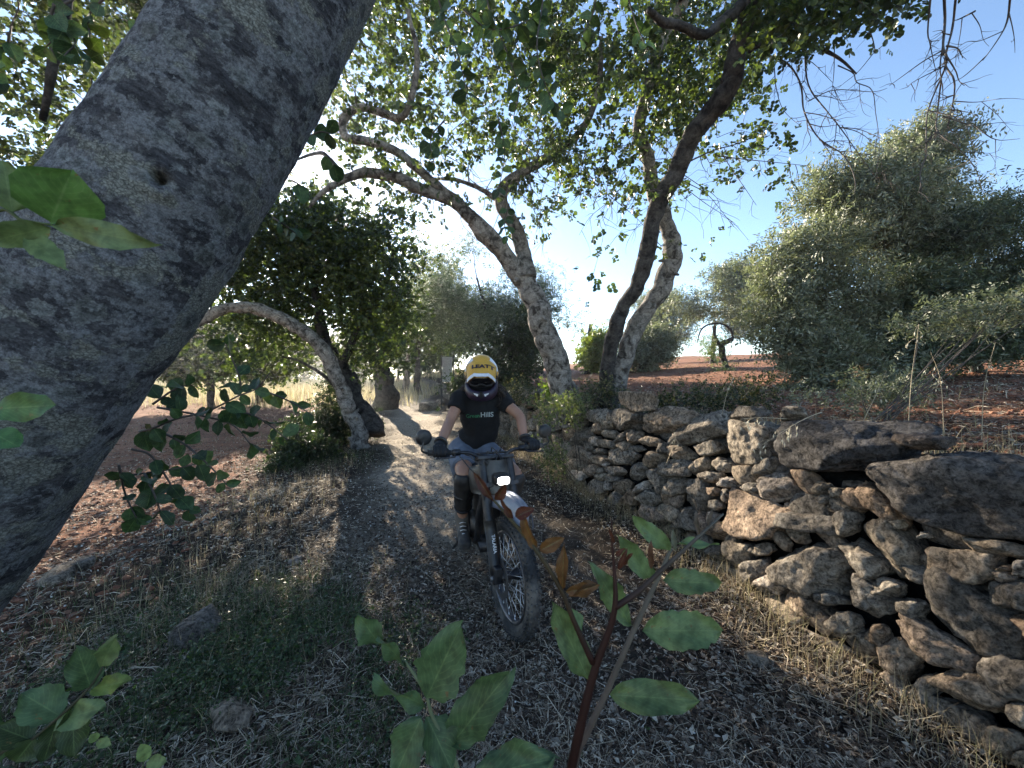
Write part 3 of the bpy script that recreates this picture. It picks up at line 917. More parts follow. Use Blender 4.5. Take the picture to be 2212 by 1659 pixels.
foliage(treeD, region_pts([(1230, 1640, -90, 200, 1.0), (1250, 1480, 200, 330, .8), (1480, 1690, 200, 380, .55), (1260, 1460, 330, 440, .35), (1560, 1680, 380, 460, .2), (1430, 1530, 450, 540, .22), (1260, 1330, 440, 570, .15), (1200, 1700, -260, -90, .35)], 590, rng, 4.1, 5.7, thr=-.05),
        [(D1, D1r), (D2, D2r), (D3, D3r), (D4, D4r), (D5, D5r), (D6, [.04] * 4)], M['carob'], 0, 7, 0.044, rng, colors=CAROB_B, sigma=.11, twig_max=800, per=6, droop=.45)

rng = np.random.RandomState(13)
foliage(treeD, region_pts([(1640, 1790, -80, 90, .7), (1780, 1960, -80, 45, .6)], 110, rng, 3.0, 3.5), [(D4, D4r), (D5, D5r)], M['carob'], 0, 7, 0.044, rng, colors=CAROB_B, sigma=.09, twig_max=110, per=6, droop=.45)
# bare hanging twigs
def bare(mb, P, r0, rng, n=7, lv=2, L=0.35):
    X = catmull(np.array([list(p) for p in P]), 5)
    add_tube(mb, X[::2] if len(X) > 9 else X, np.linspace(r0, r0 * .3, len(X[::2] if len(X) > 9 else X)), sides=6, sub=2, rough=.12, rscale=40)
    if lv == 0: return
    for k in range(n):
        i = rng.randint(len(X) // 6, len(X) - 1)
        a = X[i]; T = X[min(i + 1, len(X) - 1)] - X[i - 1]; T /= np.linalg.norm(T) + 1e-9
        s = rng.normal(size=3); s -= T * s.dot(T); s /= np.linalg.norm(s)
        d = T * .6 + s * .9 + np.array([0, 0, -.25])
        l = L * rng.uniform(.4, 1.1)
        p1 = a + d * l * .35 + rng.normal(0, .008, 3); p2 = p1 + (d * .9 + rng.normal(0, .18, 3)) * l * .33; p3 = p2 + (d * .8 + rng.normal(0, .25, 3)) * l * .33
        bare(mb, [a, p1, p2, p3], r0 * .5, rng, n=int(n * .55), lv=lv - 1, L=L * .5)
def zR(x, y, Y): return W(1316.6 + x * .4048, y * .4048, Y)
rng = np.random.RandomState(5)
hang = [
 ([(830,290),(950,340),(1020,450),(1040,600),(1120,740),(1250,830),(1310,960),(1300,1060)], 3.5, .013, 9),
 ([(1040,230),(1060,450),(1150,580),(1230,680),(1350,850),(1440,970)], 3.45, .011, 9),
 ([(880,360),(890,470),(930,590),(1040,690)], 3.55, .007, 6),
 ([(1200,260),(1195,420),(1165,630)], 3.4, .006, 4),
 ([(950,330),(1060,320),(1190,440)], 3.5, .008, 5),
 ([(1060,540),(1200,480),(1400,490),(1500,465)], 3.45, .007, 5),
 ([(1230,680),(1330,690),(1430,730),(1510,770)], 3.4, .006, 4),
 ([(1120,745),(1180,790),(1250,785)], 3.5, .006, 2),
 ([(1290,-20),(1370,120),(1410,230),(1418,300)], 3.2, .010, 3),
 ([(1220,350),(1300,390),(1320,440),(1400,480),(1420,600),(1440,760),(1430,900)], 3.4, .007, 6),
 ([(1785,-40),(1790,120),(1780,250),(1800,310),(1780,390),(1700,590),(1690,760),(1690,870)], 2.9, .014, 9),
 ([(1850,-40),(1830,150),(1790,330),(1840,430),(1830,560),(1795,700)], 2.85, .012, 8),
 ([(1715,-30),(1700,200),(1760,215)], 2.9, .010, 2),
 ([(1780,620),(1900,660),(1960,680),(2060,745),(2190,740)], 2.85, .007, 5),
 ([(1770,430),(1750,600),(1750,700),(1860,790),(1960,900)], 2.9, .008, 7),
 ([(1800,245),(1860,260),(1885,310)], 2.85, .010, 1),
 ([(1840,540),(1960,545),(2090,525)], 2.85, .006, 2),
 ([(2140,-30),(2120,120),(2060,230),(1975,345)], 2.6, .010, 3),
 ([(1950,60),(1870,100),(1840,110)], 2.8, .009, 2),
 ([(430,860),(560,800),(700,760),(930,640)], 4.2, .012, 5),
 ([(570,830),(720,850),(920,870),(1095,890)], 4.2, .010, 5),
 ([(600,820),(650,900),(720,1000),(800,1120)], 4.2, .008, 5),
 ([(760,260),(640,420),(560,560),(420,900)], 4.3, .008, 8),
]
bb = MB()
for pts, Y, r0, n in hang:
    bare(bb, [zR(x, y, Y + .12 * math.sin(i * 1.7)) for i, (x, y) in enumerate(pts)], r0 * .72, rng, n=n, lv=2, L=.30)
bb.build('bare_twigs', M['twig'], treeD, origin=treeD.location, kind='stuff')
# hanging twigs inside the canopy of the middle tree
bb = MB()
for k in range(46):
    x = rng.uniform(880, 1480); y = rng.uniform(250, 440); Y = rng.uniform(4.4, 5.4)
    p = [W(x, y, Y)]
    dx = rng.normal(0, 30)
    for j in range(3):
        x += dx * .6 + rng.normal(0, 12); y += rng.uniform(22, 50)
        p.append(W(x, y, Y + rng.normal(0, .1)))
    bare(bb, p, .006, rng, n=6, lv=1, L=.35)
bb.build('bare_twigs', M['twig'], treeC, origin=treeC.location, kind='stuff')

# ---- left tree with the arched trunk
b0 = W(780, 965, 7.4); b0.z = gz(b0.x, b0.y)
treeB = thing('carob_tree', 'dense green tree left of the track with a pale trunk arching over leftward', 'tree', b0)
B1 = [Vector((b0.x + .03, b0.y, b0.z - .1)), W(772, 930, 7.4), W(756, 880, 7.3), W(733, 824, 7.2), W(709, 773, 7.1), W(669, 729, 7.0), W(625, 695, 6.9), W(578, 675, 6.8), W(518, 664, 6.7), W(470, 672, 6.6), W(420, 700, 6.5)]
B1r = [.19, .15, .135, .13, .125, .125, .12, .11, .095, .085, .06]
B2 = [W(800, 930, 7.7), W(775, 880, 7.8), W(735, 810, 7.9), W(706, 740, 8.0), W(690, 680, 8.0), W(680, 600, 8.1), W(700, 520, 8.2)]
B2r = [.28, .24, .19, .12, .09, .07, .04]
B3 = [W(735, 800, 7.9), W(780, 700, 8.0), W(830, 620, 8.1), W(850, 540, 8.2)]
B4 = [W(733, 840, 7.4), W(700, 812, 7.3), W(650, 782, 7.2), W(610, 770, 7.1)]
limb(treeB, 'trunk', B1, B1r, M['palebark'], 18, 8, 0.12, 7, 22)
limb(treeB, 'trunk', B2, B2r, M['dark_backlit'], 14, 6, 0.2, 4, 23)
limb(treeB, 'branch', B3, [.1, .07, .05, .03], M['dark_backlit'], 8, 5)
limb(treeB, 'branch', B4, [.05, .035, .025, .015], M['dark_backlit'], 8, 5)
rng = np.random.RandomState(21)
foliage(treeB, region_pts([(450, 800, 520, 690, 1.0), (800, 890, 520, 690, .4), (480, 760, 450, 520, .7), (600, 720, 415, 460, .5), (760, 890, 455, 540, .35), (440, 620, 690, 790, .5), (620, 700, 690, 800, .25), (740, 880, 690, 790, .45), (830, 880, 400, 470, .25)], 2050, rng, 7.0, 9.4, gs=.8, thr=-.12),
        [(B1, B1r), (B2, B2r), (B3, [.1, .07, .05, .03])], M['carob'], 0, 8, 0.050, rng, colors=CAROB_B, sigma=.14, twig_max=600, per=6, droop=-.1)

# ---- trees further along the track
def bg_tree(name, label, group, base, limbs, blobs, ncl, per_cl, leaf, colors, seed, mat='carob', shape='round4', bark='dark_backlit', sigma=.25, gap=.8, per=6, rt=.008, zmin=None, gs=.8):
    bx, by = base
    o = thing(name, label, 'tree', (bx, by, gz(bx, by)), group=group)
    rng = np.random.RandomState(seed)
    for i, (P_, r_) in enumerate(limbs):
        limb(o, 'trunk' if i == 0 else 'branch', P_, r_, M[bark], 10, 5, .15, 3, seed + i)
    foliage(o, blobs, limbs, M[mat], ncl, per_cl, leaf, rng, shape=shape, colors=colors, gap=gap, gscale=gs, sigma=sigma, twig_max=160, per=per, r_tip=rt, zmin=zmin)
    return o
def G(px, Y, dz=-.05):
    x = W(px, 800, Y).x
    return Vector((x, Y, gz(x, Y) + dz))
g_track = 'trees lining the far end of the track'
t_ = G(830, 14)
bg_tree('old_tree', 'thick trunked old tree left of the track where it narrows in the distance', g_track, (t_.x, 14),
        [([G(836, 14, -.1), W(830, 835, 14), W(822, 790, 14), W(826, 740, 14), W(842, 680, 14), W(850, 610, 14)], [.50, .36, .27, .25, .18, .08]), ([W(824, 790, 14), W(806, 710, 14), W(790, 630, 14)], [.18, .12, .06])],
        [blob(840, 610, 14, 75, 80), blob(800, 670, 14, 60, 60), blob(880, 640, 14.5, 45, 80), blob(850, 530, 14.5, 60, 50), blob(870, 720, 14, 26, 50, w=.5)], 230, 7, .075, CAROB_B, 31, sigma=.26, gap=1.0, gs=.9)
t_ = G(905, 21)
bg_tree('old_tree', 'slender trunked tree closing the view at the far end of the track', g_track, (t_.x, 21),
        [([G(905, 21), W(900, 780, 21), W(908, 720, 21), W(900, 660, 21)], [.2, .15, .12, .06]), ([G(875, 22), W(880, 760, 22), W(872, 690, 22)], [.2, .15, .08])],
        [blob(900, 680, 21, 60, 80), blob(940, 620, 22, 60, 80), blob(870, 750, 22, 36, 36), blob(950, 720, 21, 40, 60)], 330, 9, .13, CAROB_B, 32, sigma=.4)
t_ = G(1075, 12.5)
bg_tree('olive_tree', 'rounded grey-green tree right of the track behind the helmeted rider', None, (t_.x, 12.5),
        [([G(1078, 12.5), W(1076, 800, 12.5), W(1070, 740, 12.5), W(1050, 670, 12.5), W(1030, 600, 12.5)], [.20, .14, .10, .06, .03]), ([W(1074, 790, 12.5), W(1110, 700, 12.5), W(1150, 650, 12.5), W(1210, 640, 12.5)], [.09, .06, .035, .015]),
         ([W(1040, 850, 12.3), W(1045, 760, 12.4), W(1010, 690, 12.5)], [.07, .05, .02])],
        [blob(1050, 610, 12.5, 130, 85), blob(980, 660, 12.8, 80, 80), blob(1120, 640, 12.5, 90, 90), blob(1180, 620, 13, 60, 60, w=.7), blob(1225, 680, 12.5, 38, 26, w=.6), blob(1075, 710, 12.3, 90, 60, w=1.2), blob(980, 560, 12.6, 70, 40, w=.7)],
        1050, 8, .085, [(c[0] * .75, c[1] * .85, c[2] * .75) for c in OLIVE], 33, mat='olive', shape='narrow', sigma=.20, gap=.9)
t_ = G(1105, 10)
bg_tree('evergreen_shrub', 'dark dense evergreen shrub right behind the rider beside the wall', None, (t_.x, 10),
        [([G(1105, 10, -.1), W(1105, 800, 10), W(1100, 740, 10)], [.12, .08, .05])],
        [blob(1105, 770, 10, 70, 65), blob(1140, 730, 10.4, 45, 60), blob(1090, 820, 9.6, 60, 40), blob(1010, 830, 10.5, 50, 26, w=.8)], 700, 9, .05, DARKG + CAROB[:1], 34, sigma=.14, gap=.9, gs=1.6)

# ---- olive on the terrace at the right
t_ = G(1900, 6.6, 0)
olive = thing('olive_tree', 'large silvery olive tree on the red terrace behind the long dark capstone', 'tree', t_)
O1 = [G(1905, 6.6, -.1), W(1900, 800, 6.6), W(1870, 720, 6.5), W(1830, 640, 6.4), W(1790, 560, 6.4), W(1790, 480, 6.4)]
O2 = [G(1925, 6.7, -.1), W(1935, 780, 6.7), W(1960, 680, 6.8), W(1970, 560, 6.8), W(1990, 440, 6.8)]
O3 = [W(1935, 780, 6.7), W(2010, 740, 6.7), W(2080, 660, 6.8), W(2130, 560, 6.8)]
O4 = [W(1880, 740, 6.5), W(1800, 700, 6.3), W(1730, 690, 6.2), W(1680, 720, 6.1)]
OL = [(O1, [.12, .09, .07, .05, .03, .015]), (O2, [.11, .08, .055, .04, .015]), (O3, [.05, .04, .03, .012]), (O4, [.035, .025, .018, .008])]
for i, (P_, r_) in enumerate(OL): limb(olive, 'trunk' if i < 2 else 'branch', P_, r_, M['dark_backlit'], 12, 6, .15, 5, 40 + i)
rng = np.random.RandomState(41)
foliage(olive, [blob(1840, 480, 6.8, 110, 90), blob(1930, 410, 6.9, 90, 80), blob(1992, 320, 7.0, 50, 42, w=1.6), blob(1735, 555, 6.6, 75, 75), blob(1705, 665, 6.3, 60, 80), blob(1770, 765, 6.1, 80, 60), blob(1930, 520, 6.9, 110, 80),
                blob(2080, 430, 7.2, 60, 60, w=.8), blob(1850, 820, 5.8, 100, 40), blob(1930, 740, 6.2, 80, 65), blob(1880, 430, 6.7, 70, 60), blob(1800, 400, 6.7, 45, 40, w=.8), blob(2040, 370, 7.1, 50, 40, w=.8), blob(1810, 640, 6.5, 80, 70, w=.8), blob(1890, 640, 6.5, 60, 70, w=.8), blob(1720, 600, 6.2, 50, 50)],
        OL[:2] + OL[3:], M['olive'], 2500, 8, .072, rng, shape='narrow', per=8, colors=OLIVE, gap=.95, gscale=1.5, sigma=.15, twig_max=620, upbias=.1, r_tip=.003)
t_ = G(2110, 6.3, 0)
olive2 = thing('olive_tree', 'darker green olive crowding the silvery one at the right edge of the view', 'tree', t_)
O5 = [G(2110, 6.3, -.1), W(2105, 790, 6.3), W(2080, 700, 6.3), W(2070, 600, 6.3), W(2090, 500, 6.4)]
limb(olive2, 'trunk', O5, [.10, .08, .06, .04, .015], M['dark_backlit'], 12, 6, .15, 5, 47)
foliage(olive2, [blob(2090, 540, 6.3, 90, 80), blob(2180, 490, 6.5, 80, 60), blob(2050, 650, 6.0, 110, 70), blob(2130, 710, 5.8, 110, 55), blob(2010, 570, 6.2, 70, 70), blob(1990, 760, 5.9, 80, 60), blob(2240, 600, 6.2, 80, 100)],
        [(O5, [.10, .08, .06, .04, .015])], M['olive'], 1500, 9, .064, rng, shape='narrow', per=8, colors=[(c[0] * .42, c[1] * .5, c[2] * .40) for c in OLIVE], gap=.9, gscale=1.4, sigma=.14, twig_max=420, upbias=.1, r_tip=.003)

# ---- olives and bushes on the field beyond
g_far = 'trees scattered over the far side of the terrace field'
far_list = [
 ('olive_tree', 'airy olive tree beyond the terrace between the forked tree and the large olive', 1540, 16, [(1545, 640, 50, 55), (1595, 605, 30, 35), (1480, 665, 40, 30), (1590, 690, 36, 36)], OLIVE, 'olive', 'narrow', 190),
 ('olive_tree', 'low pale olive right of the forked trunks on the skyline', 1440, 21, [(1420, 660, 50, 28), (1450, 700, 50, 45), (1400, 720, 30, 40)], OLIVE, 'olive', 'narrow', 220),
 ('young_tree', 'bright yellow-green young tree seen between the two leaning trunks', 1270, 16, [(1275, 750, 34, 40), (1295, 725, 20, 22), (1250, 770, 20, 26)], [(0.16, 0.20, 0.05), (0.12, 0.16, 0.045), (0.2, 0.22, 0.07)], 'carob', 'round4', 200),
 ('olive_tree', 'grey-green bush just right of the forked trunks', 1385, 15, [(1390, 760, 40, 36), (1420, 740, 30, 30)], OLIVE, 'olive', 'narrow', 160),
]
for i, (nm, lb, px, Y, bl, cols, mt, shp, ncl) in enumerate(far_list):
    g = G(px, Y)
    bg_tree(nm, lb, None, (g.x, Y), [([g, W(px, 760, Y), W(px + 5, 700, Y)], [.14, .1, .05])], [blob(a, b, Y, c, d) for a, b, c, d in bl], int(ncl * 1.8), 13, .12 if shp == 'narrow' else .08, cols, 60 + i, mat=mt, shape=shp, sigma=.2, gap=.9)
# the little tree with a hoop shaped branch
g = G(1570, 11.5)
hoop = thing('pruned_tree', 'small pruned olive with a dark branch arched into a hoop on the red field', 'tree', g)
limb(hoop, 'trunk', [g, W(1562, 775, 11.5), W(1560, 745, 11.5), W(1575, 735, 11.5), W(1585, 728, 11.5)], [.09, .08, .085, .06, .03], M['dark_backlit'], 12, 6, .2, 6)
limb(hoop, 'branch', [W(1560, 745, 11.5), W(1582, 735, 11.5), W(1578, 712, 11.5), W(1560, 700, 11.5), W(1535, 700, 11.4), W(1515, 712, 11.3), W(1506, 740, 11.3)], [.045, .038, .035, .032, .03, .024, .01], M['dark_backlit'], 10, 6, .2, 8)
limb(hoop, 'branch', [W(1556, 750, 11.5), W(1545, 725, 11.5), W(1540, 705, 11.5)], [.06, .04, .02], M['dark_backlit'], 10, 6, .2, 8)
rng = np.random.RandomState(71)
foliage(hoop, [blob(1538, 748, 11.6, 20, 24), blob(1555, 795, 11.2, 22, 12, w=.6)], [([g, W(1562, 775, 11.5), W(1560, 745, 11.5)], [.1, .1, .1])], M['olive'], 60, 9, .06, rng, shape='narrow', colors=[(0.16, 0.2, 0.07), (0.12, 0.16, 0.06)], sigma=.14, per=6, r_tip=.004)

# ---- left side distance: sunlit bushes and treeline beyond the field
for i, (nm, lb, px, Y, bl, ncl) in enumerate([
 ('bush', 'sunlit rounded bush at the field edge just left of the arched trunk', 560, 17, [(560, 765, 60, 45), (520, 735, 50, 40), (610, 745, 40, 40)], 260),
 ('bush', 'sunlit bush at the far left of the field next to the great lichened trunk', 455, 15, [(450, 740, 60, 60), (410, 770, 50, 40), (480, 700, 40, 40)], 260),
 ('far_tree', 'hazy tree standing far across the left field', 640, 45, [(640, 770, 40, 30), (680, 780, 30, 25)], 160),
 ('far_tree', 'hazy broad tree far across the field, behind the left bushes', 520, 50, [(520, 760, 70, 40), (440, 755, 60, 40)], 220),
 ('far_tree', 'hazy dark tree closing the end of the track behind the sign board', 965, 32, [(960, 710, 50, 60), (1010, 700, 40, 60), (930, 760, 40, 40)], 230),
 ('far_tree', 'hazy spreading tree far beyond the end of the track, left of the slender trunks', 860, 36, [(850, 730, 45, 50), (900, 750, 36, 40)], 200),
 ('far_tree', 'hazy tree in the distance left of the old trunk', 760, 40, [(760, 770, 40, 40), (790, 750, 30, 40)], 160)]):
    g = G(px, Y)
    bg_tree(nm, lb, None, (g.x, Y), [([g, W(px, 790, Y), W(px + 4, 760, Y)], [.15, .1, .05])], [blob(a, b, Y, c, d) for a, b, c, d in bl], int(ncl * 1.7), 12, .08 * (1 + Y / 25), CAROB_B, 80 + i, sigma=.02 * Y, gap=.9, rt=.01)

# trees outside the frame to the left, whose shade falls on the foreground
g = G(-150, 4.6)
bg_tree('carob_tree', 'dark leafy tree crown filling the top left corner behind the great trunk', None, (g.x, 4.6),
        [([g, Vector((g.x, 4.6, 1.5)), Vector((g.x + .3, 4.5, 3.0))], [.2, .16, .1])],
        [blob(-60, 250, 4.6, 380, 260), blob(240, 120, 4.2, 240, 170), blob(120, -150, 4.0, 400, 200)], 520, 10, .06, CAROB, 90, sigma=.22, gap=.85, zmin=2.0)

# ------------------------------------------------------------------ shrubs near the wall and by the left trunk
def shrub(name, label, cx, cy, blobs, ncl, per_cl, leaf, colors, seed, mat='carob', shape='round4', sigma=.07, cat='shrub', stems=9, z0=None, gap=.9, per=6, gs=3):
    z = gz(cx, cy) if z0 is None else z0
    o = thing(name, label, cat, (cx, cy, z))
    rng = np.random.RandomState(seed)
    limbs = []
    for k in range(stems):
        b = blobs[rng.randint(len(blobs))]
        t = np.array(b[0]) + rng.normal(size=3) * np.array(b[1]) * .5
        a = np.array([cx, cy, z - .03]) + rng.normal(0, .06, 3) * np.array([1, 1, 0])
        limbs.append(([a, (a + t) / 2 + rng.normal(0, .04, 3), t], [.0055, .004, .002]))
    mb = MB()
    for P_, r_ in limbs: add_tube(mb, P_, r_, sides=5, sub=4)
    mb.build('stems', M['twig'], o, origin=o.location, kind='stuff')
    foliage(o, blobs, limbs, M[mat], ncl, per_cl, leaf, rng, shape=shape, colors=colors, sigma=sigma, gap=gap, gscale=gs, twig_max=120, r_tip=.0015, per=per, name='foliage')
    return o
g = G(690, 6.9, 0)
shrub('evergreen_shrub', 'dark green bushy shrub at the foot of the arched white trunk', g.x, 6.9,
      [blob(655, 985, 6.2, 58, 38), blob(690, 935, 7.9, 60, 45), blob(618, 1020, 5.8, 42, 24), blob(640, 930, 6.8, 26, 34, w=.5), blob(725, 1000, 6.4, 22, 16, w=.4)], 1000, 9, .030, DARKG + CAROB[:1], 101, sigma=.09, gap=.7)
g = G(725, 7.9, 0)
shrub('evergreen_shrub', 'dark ivy-like shrub climbing the stem behind the arched trunk', g.x, 7.9, [blob(735, 870, 8.3, 40, 50), blob(785, 900, 8.2, 26, 40)], 260, 8, .034, DARKG, 102, sigma=.10, gap=.7)
w_ = lambda y, d, z: (wall_x(y) + d, y, z)
shrub('bramble', 'bright-leaved bramble climbing the wall in front of the leaning trunk', wall_x(4.75), 4.75,
      [blob(1215, 900, 4.75, 42, 45, .12), blob(1195, 960, 4.7, 30, 60, .12, w=.6), blob(1245, 870, 4.7, 30, 22, .12), blob(1190, 1010, 4.7, 30, 40, .12, w=.5), blob(1160, 880, 5.2, 28, 26, .12, w=.6)], 230, 6, .017,
      [(0.16, 0.19, 0.08), (0.10, 0.13, 0.05), (0.05, 0.07, 0.025), (0.22, 0.24, 0.12)], 103, sigma=.05, z0=.0, cat='bramble')
shrub('young_plant', 'fresh lime green shoot at the left foot of the leaning trunk', W(1190, 850, 5.6).x, 5.6,
      [blob(1192, 815, 5.6, 15, 32, .1), blob(1200, 850, 5.6, 14, 14, .1)], 46, 5, .035, [(0.26, 0.34, 0.06), (0.20, 0.28, 0.06)], 104, sigma=.04, z0=.95, cat='plant', stems=4)
for i, (px, py, Y, a, b, lb) in enumerate([(1390, 880, 4.3, 60, 22, 'low dark shrub on the wall top right of the forked trunk'), (1500, 870, 4.0, 70, 24, 'low dark shrub on the wall top above the middle stones'),
                                            (1600, 845, 4.2, 60, 26, 'leafy low shrub behind the wall between the trunks and the olive'), (1290, 850, 5.0, 40, 26, 'dark undergrowth shrub between the two tree feet'), (1140, 840, 6.3, 50, 30, 'dark grassy shrub on the bank behind the rider')]):
    c = W(px, py + b, Y)
    shrub('low_shrub', lb, c.x, Y, [blob(px, py, Y, a, b)], 75, 7, .022, DARKG + [(0.10, 0.10, 0.05), (0.16, 0.13, 0.07), (0.22, 0.18, 0.11)], 110 + i, sigma=.08, z0=c.z)
g = W(1700, 880, 3.4)
sp = shrub('olive_sapling', 'thin bare-stemmed sapling leafing low in front of the olive', W(1880, 900, 3.2).x, 3.2, [blob(1900, 850, 3.3, 120, 30, .25), blob(1800, 840, 3.5, 90, 25, .25, w=.6), blob(2050, 690, 3.2, 110, 28, .3, w=.8), blob(2170, 660, 3.0, 60, 25, .2, w=.6)], 170, 7, .035, OLIVE[:3], 120, mat='olive', shape='narrow', sigma=.06, z0=1.0, cat='sapling', stems=12)
shrub('broom_bush', 'hanging dark branch of the tree crown in the far left corner', W(60, 130, 1.9).x, 1.9, [blob(60, 130, 1.9, 150, 150, .3), blob(250, 60, 1.9, 120, 90, .3)], 60, 5, .04, CAROB, 130, shape='round', sigma=.12, z0=2.6, cat='branch') if False else None

# ------------------------------------------------------------------ litter, straw, grass
def drift(x, y):
    return fbm(np.stack([x * 1.6, y * 1.1, np.zeros_like(x)], -1), 77, 4)
def path_mask(x, y):
    pc = -0.10 - 0.27 * (y - 1.5)
    P = np.stack([x, y, np.zeros_like(x)], -1)
    return sstep(1.25, 0.40, np.abs(x - pc) + 0.25 * fbm(P * 1.3, 21, 4)) * sstep(2.6, 5.5, y)
def in_low(x, y): return x < wall_x(y) - 0.02
def straw_mesh(n, rng, rmin, rmax, L, wdt, colors, lift=0.01, xy=None, up=0.12):
    if xy is None:
        r = rmin * (rmax / rmin) ** rng.rand(n); a = rng.uniform(-1.05, 0.98, n)
        x, y = r * np.sin(a), r * np.cos(a)
    else: x, y = xy
    k = (in_low(x, y) | (x > wall_x(y) + .35)) & (rng.rand(n) > .55 * path_mask(x, y)) & (drift(x + 3.1, y) > rng.uniform(-1.0, .30, n))
    x, y = x[k], y[k]; n = len(x)
    z = height(x, y) + rng.uniform(0.002, lift * 2, n)
    l = rng.uniform(*L, n); w = rng.uniform(*wdt, n) * np.clip(np.hypot(x, y) / 2.2, 1, 2.2)
    th = rng.uniform(0, 2 * math.pi, n)
    el = rng.normal(0, up, n)
    d = np.stack([np.cos(th) * np.cos(el), np.sin(th) * np.cos(el), np.sin(el)], -1)
    s = np.stack([-np.sin(th), np.cos(th), rng.normal(0, .4, n)], -1); s /= np.linalg.norm(s, axis=1)[:, None]
    bend = rng.normal(0, .18, (n, 1)) * s + np.array([0, 0, 1]) * np.abs(rng.normal(0, .08, (n, 1)))
    c = np.stack([x, y, z], -1)
    P0 = c - d * l[:, None] / 2; P2 = c + d * l[:, None] / 2; P1 = c + bend * l[:, None]
    V = np.stack([P0 - s * w[:, None] / 2, P0 + s * w[:, None] / 2, P1 - s * w[:, None] / 2, P1 + s * w[:, None] / 2, P2], 1)
    F4 = np.array([[0, 1, 3, 2]])[None] + (np.arange(n) * 5)[:, None, None]
    F3 = np.array([[2, 3, 4]])[None] + (np.arange(n) * 5)[:, None, None]
    C = np.array(colors)[rng.randint(0, len(colors), n)] * rng.uniform(.6, 1.3, (n, 1))
    return V.reshape(-1, 3), [F4.reshape(-1, 4), F3.reshape(-1, 3)], np.repeat(C, 5, 0)
rng = np.random.RandomState(201)
STRAW = [(0.58, 0.49, 0.37), (0.38, 0.31, 0.22), (0.20, 0.145, 0.10), (0.66, 0.57, 0.44), (0.10, 0.07, 0.05), (0.14, 0.10, 0.07), (0.07, 0.05, 0.038)]
V, F, C = straw_mesh(105000, rng, 0.9, 11, (.02, .085), (.0014, .0034), STRAW)
V2, F2, C2 = straw_mesh(9000, rng, 0.9, 9, (.08, .24), (.0014, .0028), [(0.55, 0.47, 0.35), (0.42, 0.35, 0.25)], up=.25)
F = [np.vstack([F[0], F2[0] + len(V)]), np.vstack([F[1], F2[1] + len(V)])]; V = np.vstack([V, V2]); C = np.vstack([C, C2])
link('dry_straw', new_mesh('dry_straw', V, F, False, C), M['litter'], kind='stuff', label='tangle of dry straw and stalks covering the track and its verges', cat='straw')
def litter_mesh(n, rng, rmin, rmax, size, colors, xy=None):
    if xy is None:
        r = rmin * (rmax / rmin) ** rng.rand(n); a = rng.uniform(-1.05, .98, n)
        x, y = r * np.sin(a), r * np.cos(a)
    else: x, y = xy
    k = (in_low(x, y) | (x > wall_x(y) + .35)) & (rng.rand(n) > .62 * path_mask(x, y)) & (drift(x, y) > rng.uniform(-.9, .35, n))
    x, y = x[k], y[k]; n = len(x)
    P = np.stack([x, y, height(x, y) + rng.uniform(0.001, .016, n)], -1)
    D = rng.normal(size=(n, 3)) * np.array([1, 1, .35])
    D /= np.linalg.norm(D, axis=1)[:, None]
    N = np.array([0, 0, 1.0]) + rng.normal(0, .5, (n, 3)); N -= D * (N * D).sum(1)[:, None]; N /= np.linalg.norm(N, axis=1)[:, None]
    B = np.cross(N, D)
    S = rng.uniform(*size, n)
    LV = np.array([[-.5, 0, 0], [-.1, .27, .13], [.5, 0, .04], [-.1, -.27, .13], [0, 0, -.04]])
    LF = np.array([[0, 3, 4], [3, 2, 4], [2, 1, 4], [1, 0, 4]])
    V = P[:, None] + S[:, None, None] * (LV[None, :, 0:1] * D[:, None] + LV[None, :, 1:2] * B[:, None] + LV[None, :, 2:3] * N[:, None])
    F = LF[None] + (np.arange(n) * 5)[:, None, None]
    C = np.array(colors)[rng.randint(0, len(colors), n)] * rng.uniform(.6, 1.35, (n, 1))
    return V.reshape(-1, 3), F.reshape(-1, 3), np.repeat(C, 5, 0)
V, F, C = litter_mesh(135000, rng, .9, 16, (.010, .042), [(0.15, 0.105, 0.075), (0.085, 0.058, 0.042), (0.26, 0.20, 0.15), (0.46, 0.40, 0.32), (0.05, 0.036, 0.028)])
link('leaf_litter', new_mesh('leaf_litter', V, F, False, C), M['litter'], kind='stuff', label='brown fallen leaves scattered thickly over the track and field', cat='leaf litter')
# little pale shells and chips
n = 5200
r = .9 * (9 / .9) ** rng.rand(n); a = rng.uniform(-1.05, .9, n); x, y = r * np.sin(a), r * np.cos(a)
k = in_low(x, y); x, y = x[k], y[k]; n = len(x)
V0, F0 = ICO[1]
S = rng.uniform(.0022, .0058, n) * np.clip(r[k] / 2.5, 1, 1.8)
V = np.stack([x, y, height(x, y) + .012], -1)[:, None] + V0[None] * S[:, None, None] * rng.uniform(.6, 1.2, (n, 1, 3))
F = F0[None] + (np.arange(n) * len(V0))[:, None, None]
C = np.repeat(np.array([(0.62, 0.58, 0.50), (0.45, 0.40, 0.33), (0.75, 0.72, 0.66)])[rng.randint(0, 3, n)], len(V0), 0)
link('snail_shells', new_mesh('snail_shells', V.reshape(-1, 3), F.reshape(-1, 3), True, C), M['litter'], kind='stuff', label='tiny whitish snail shells and chips speckling the ground', cat='shells')

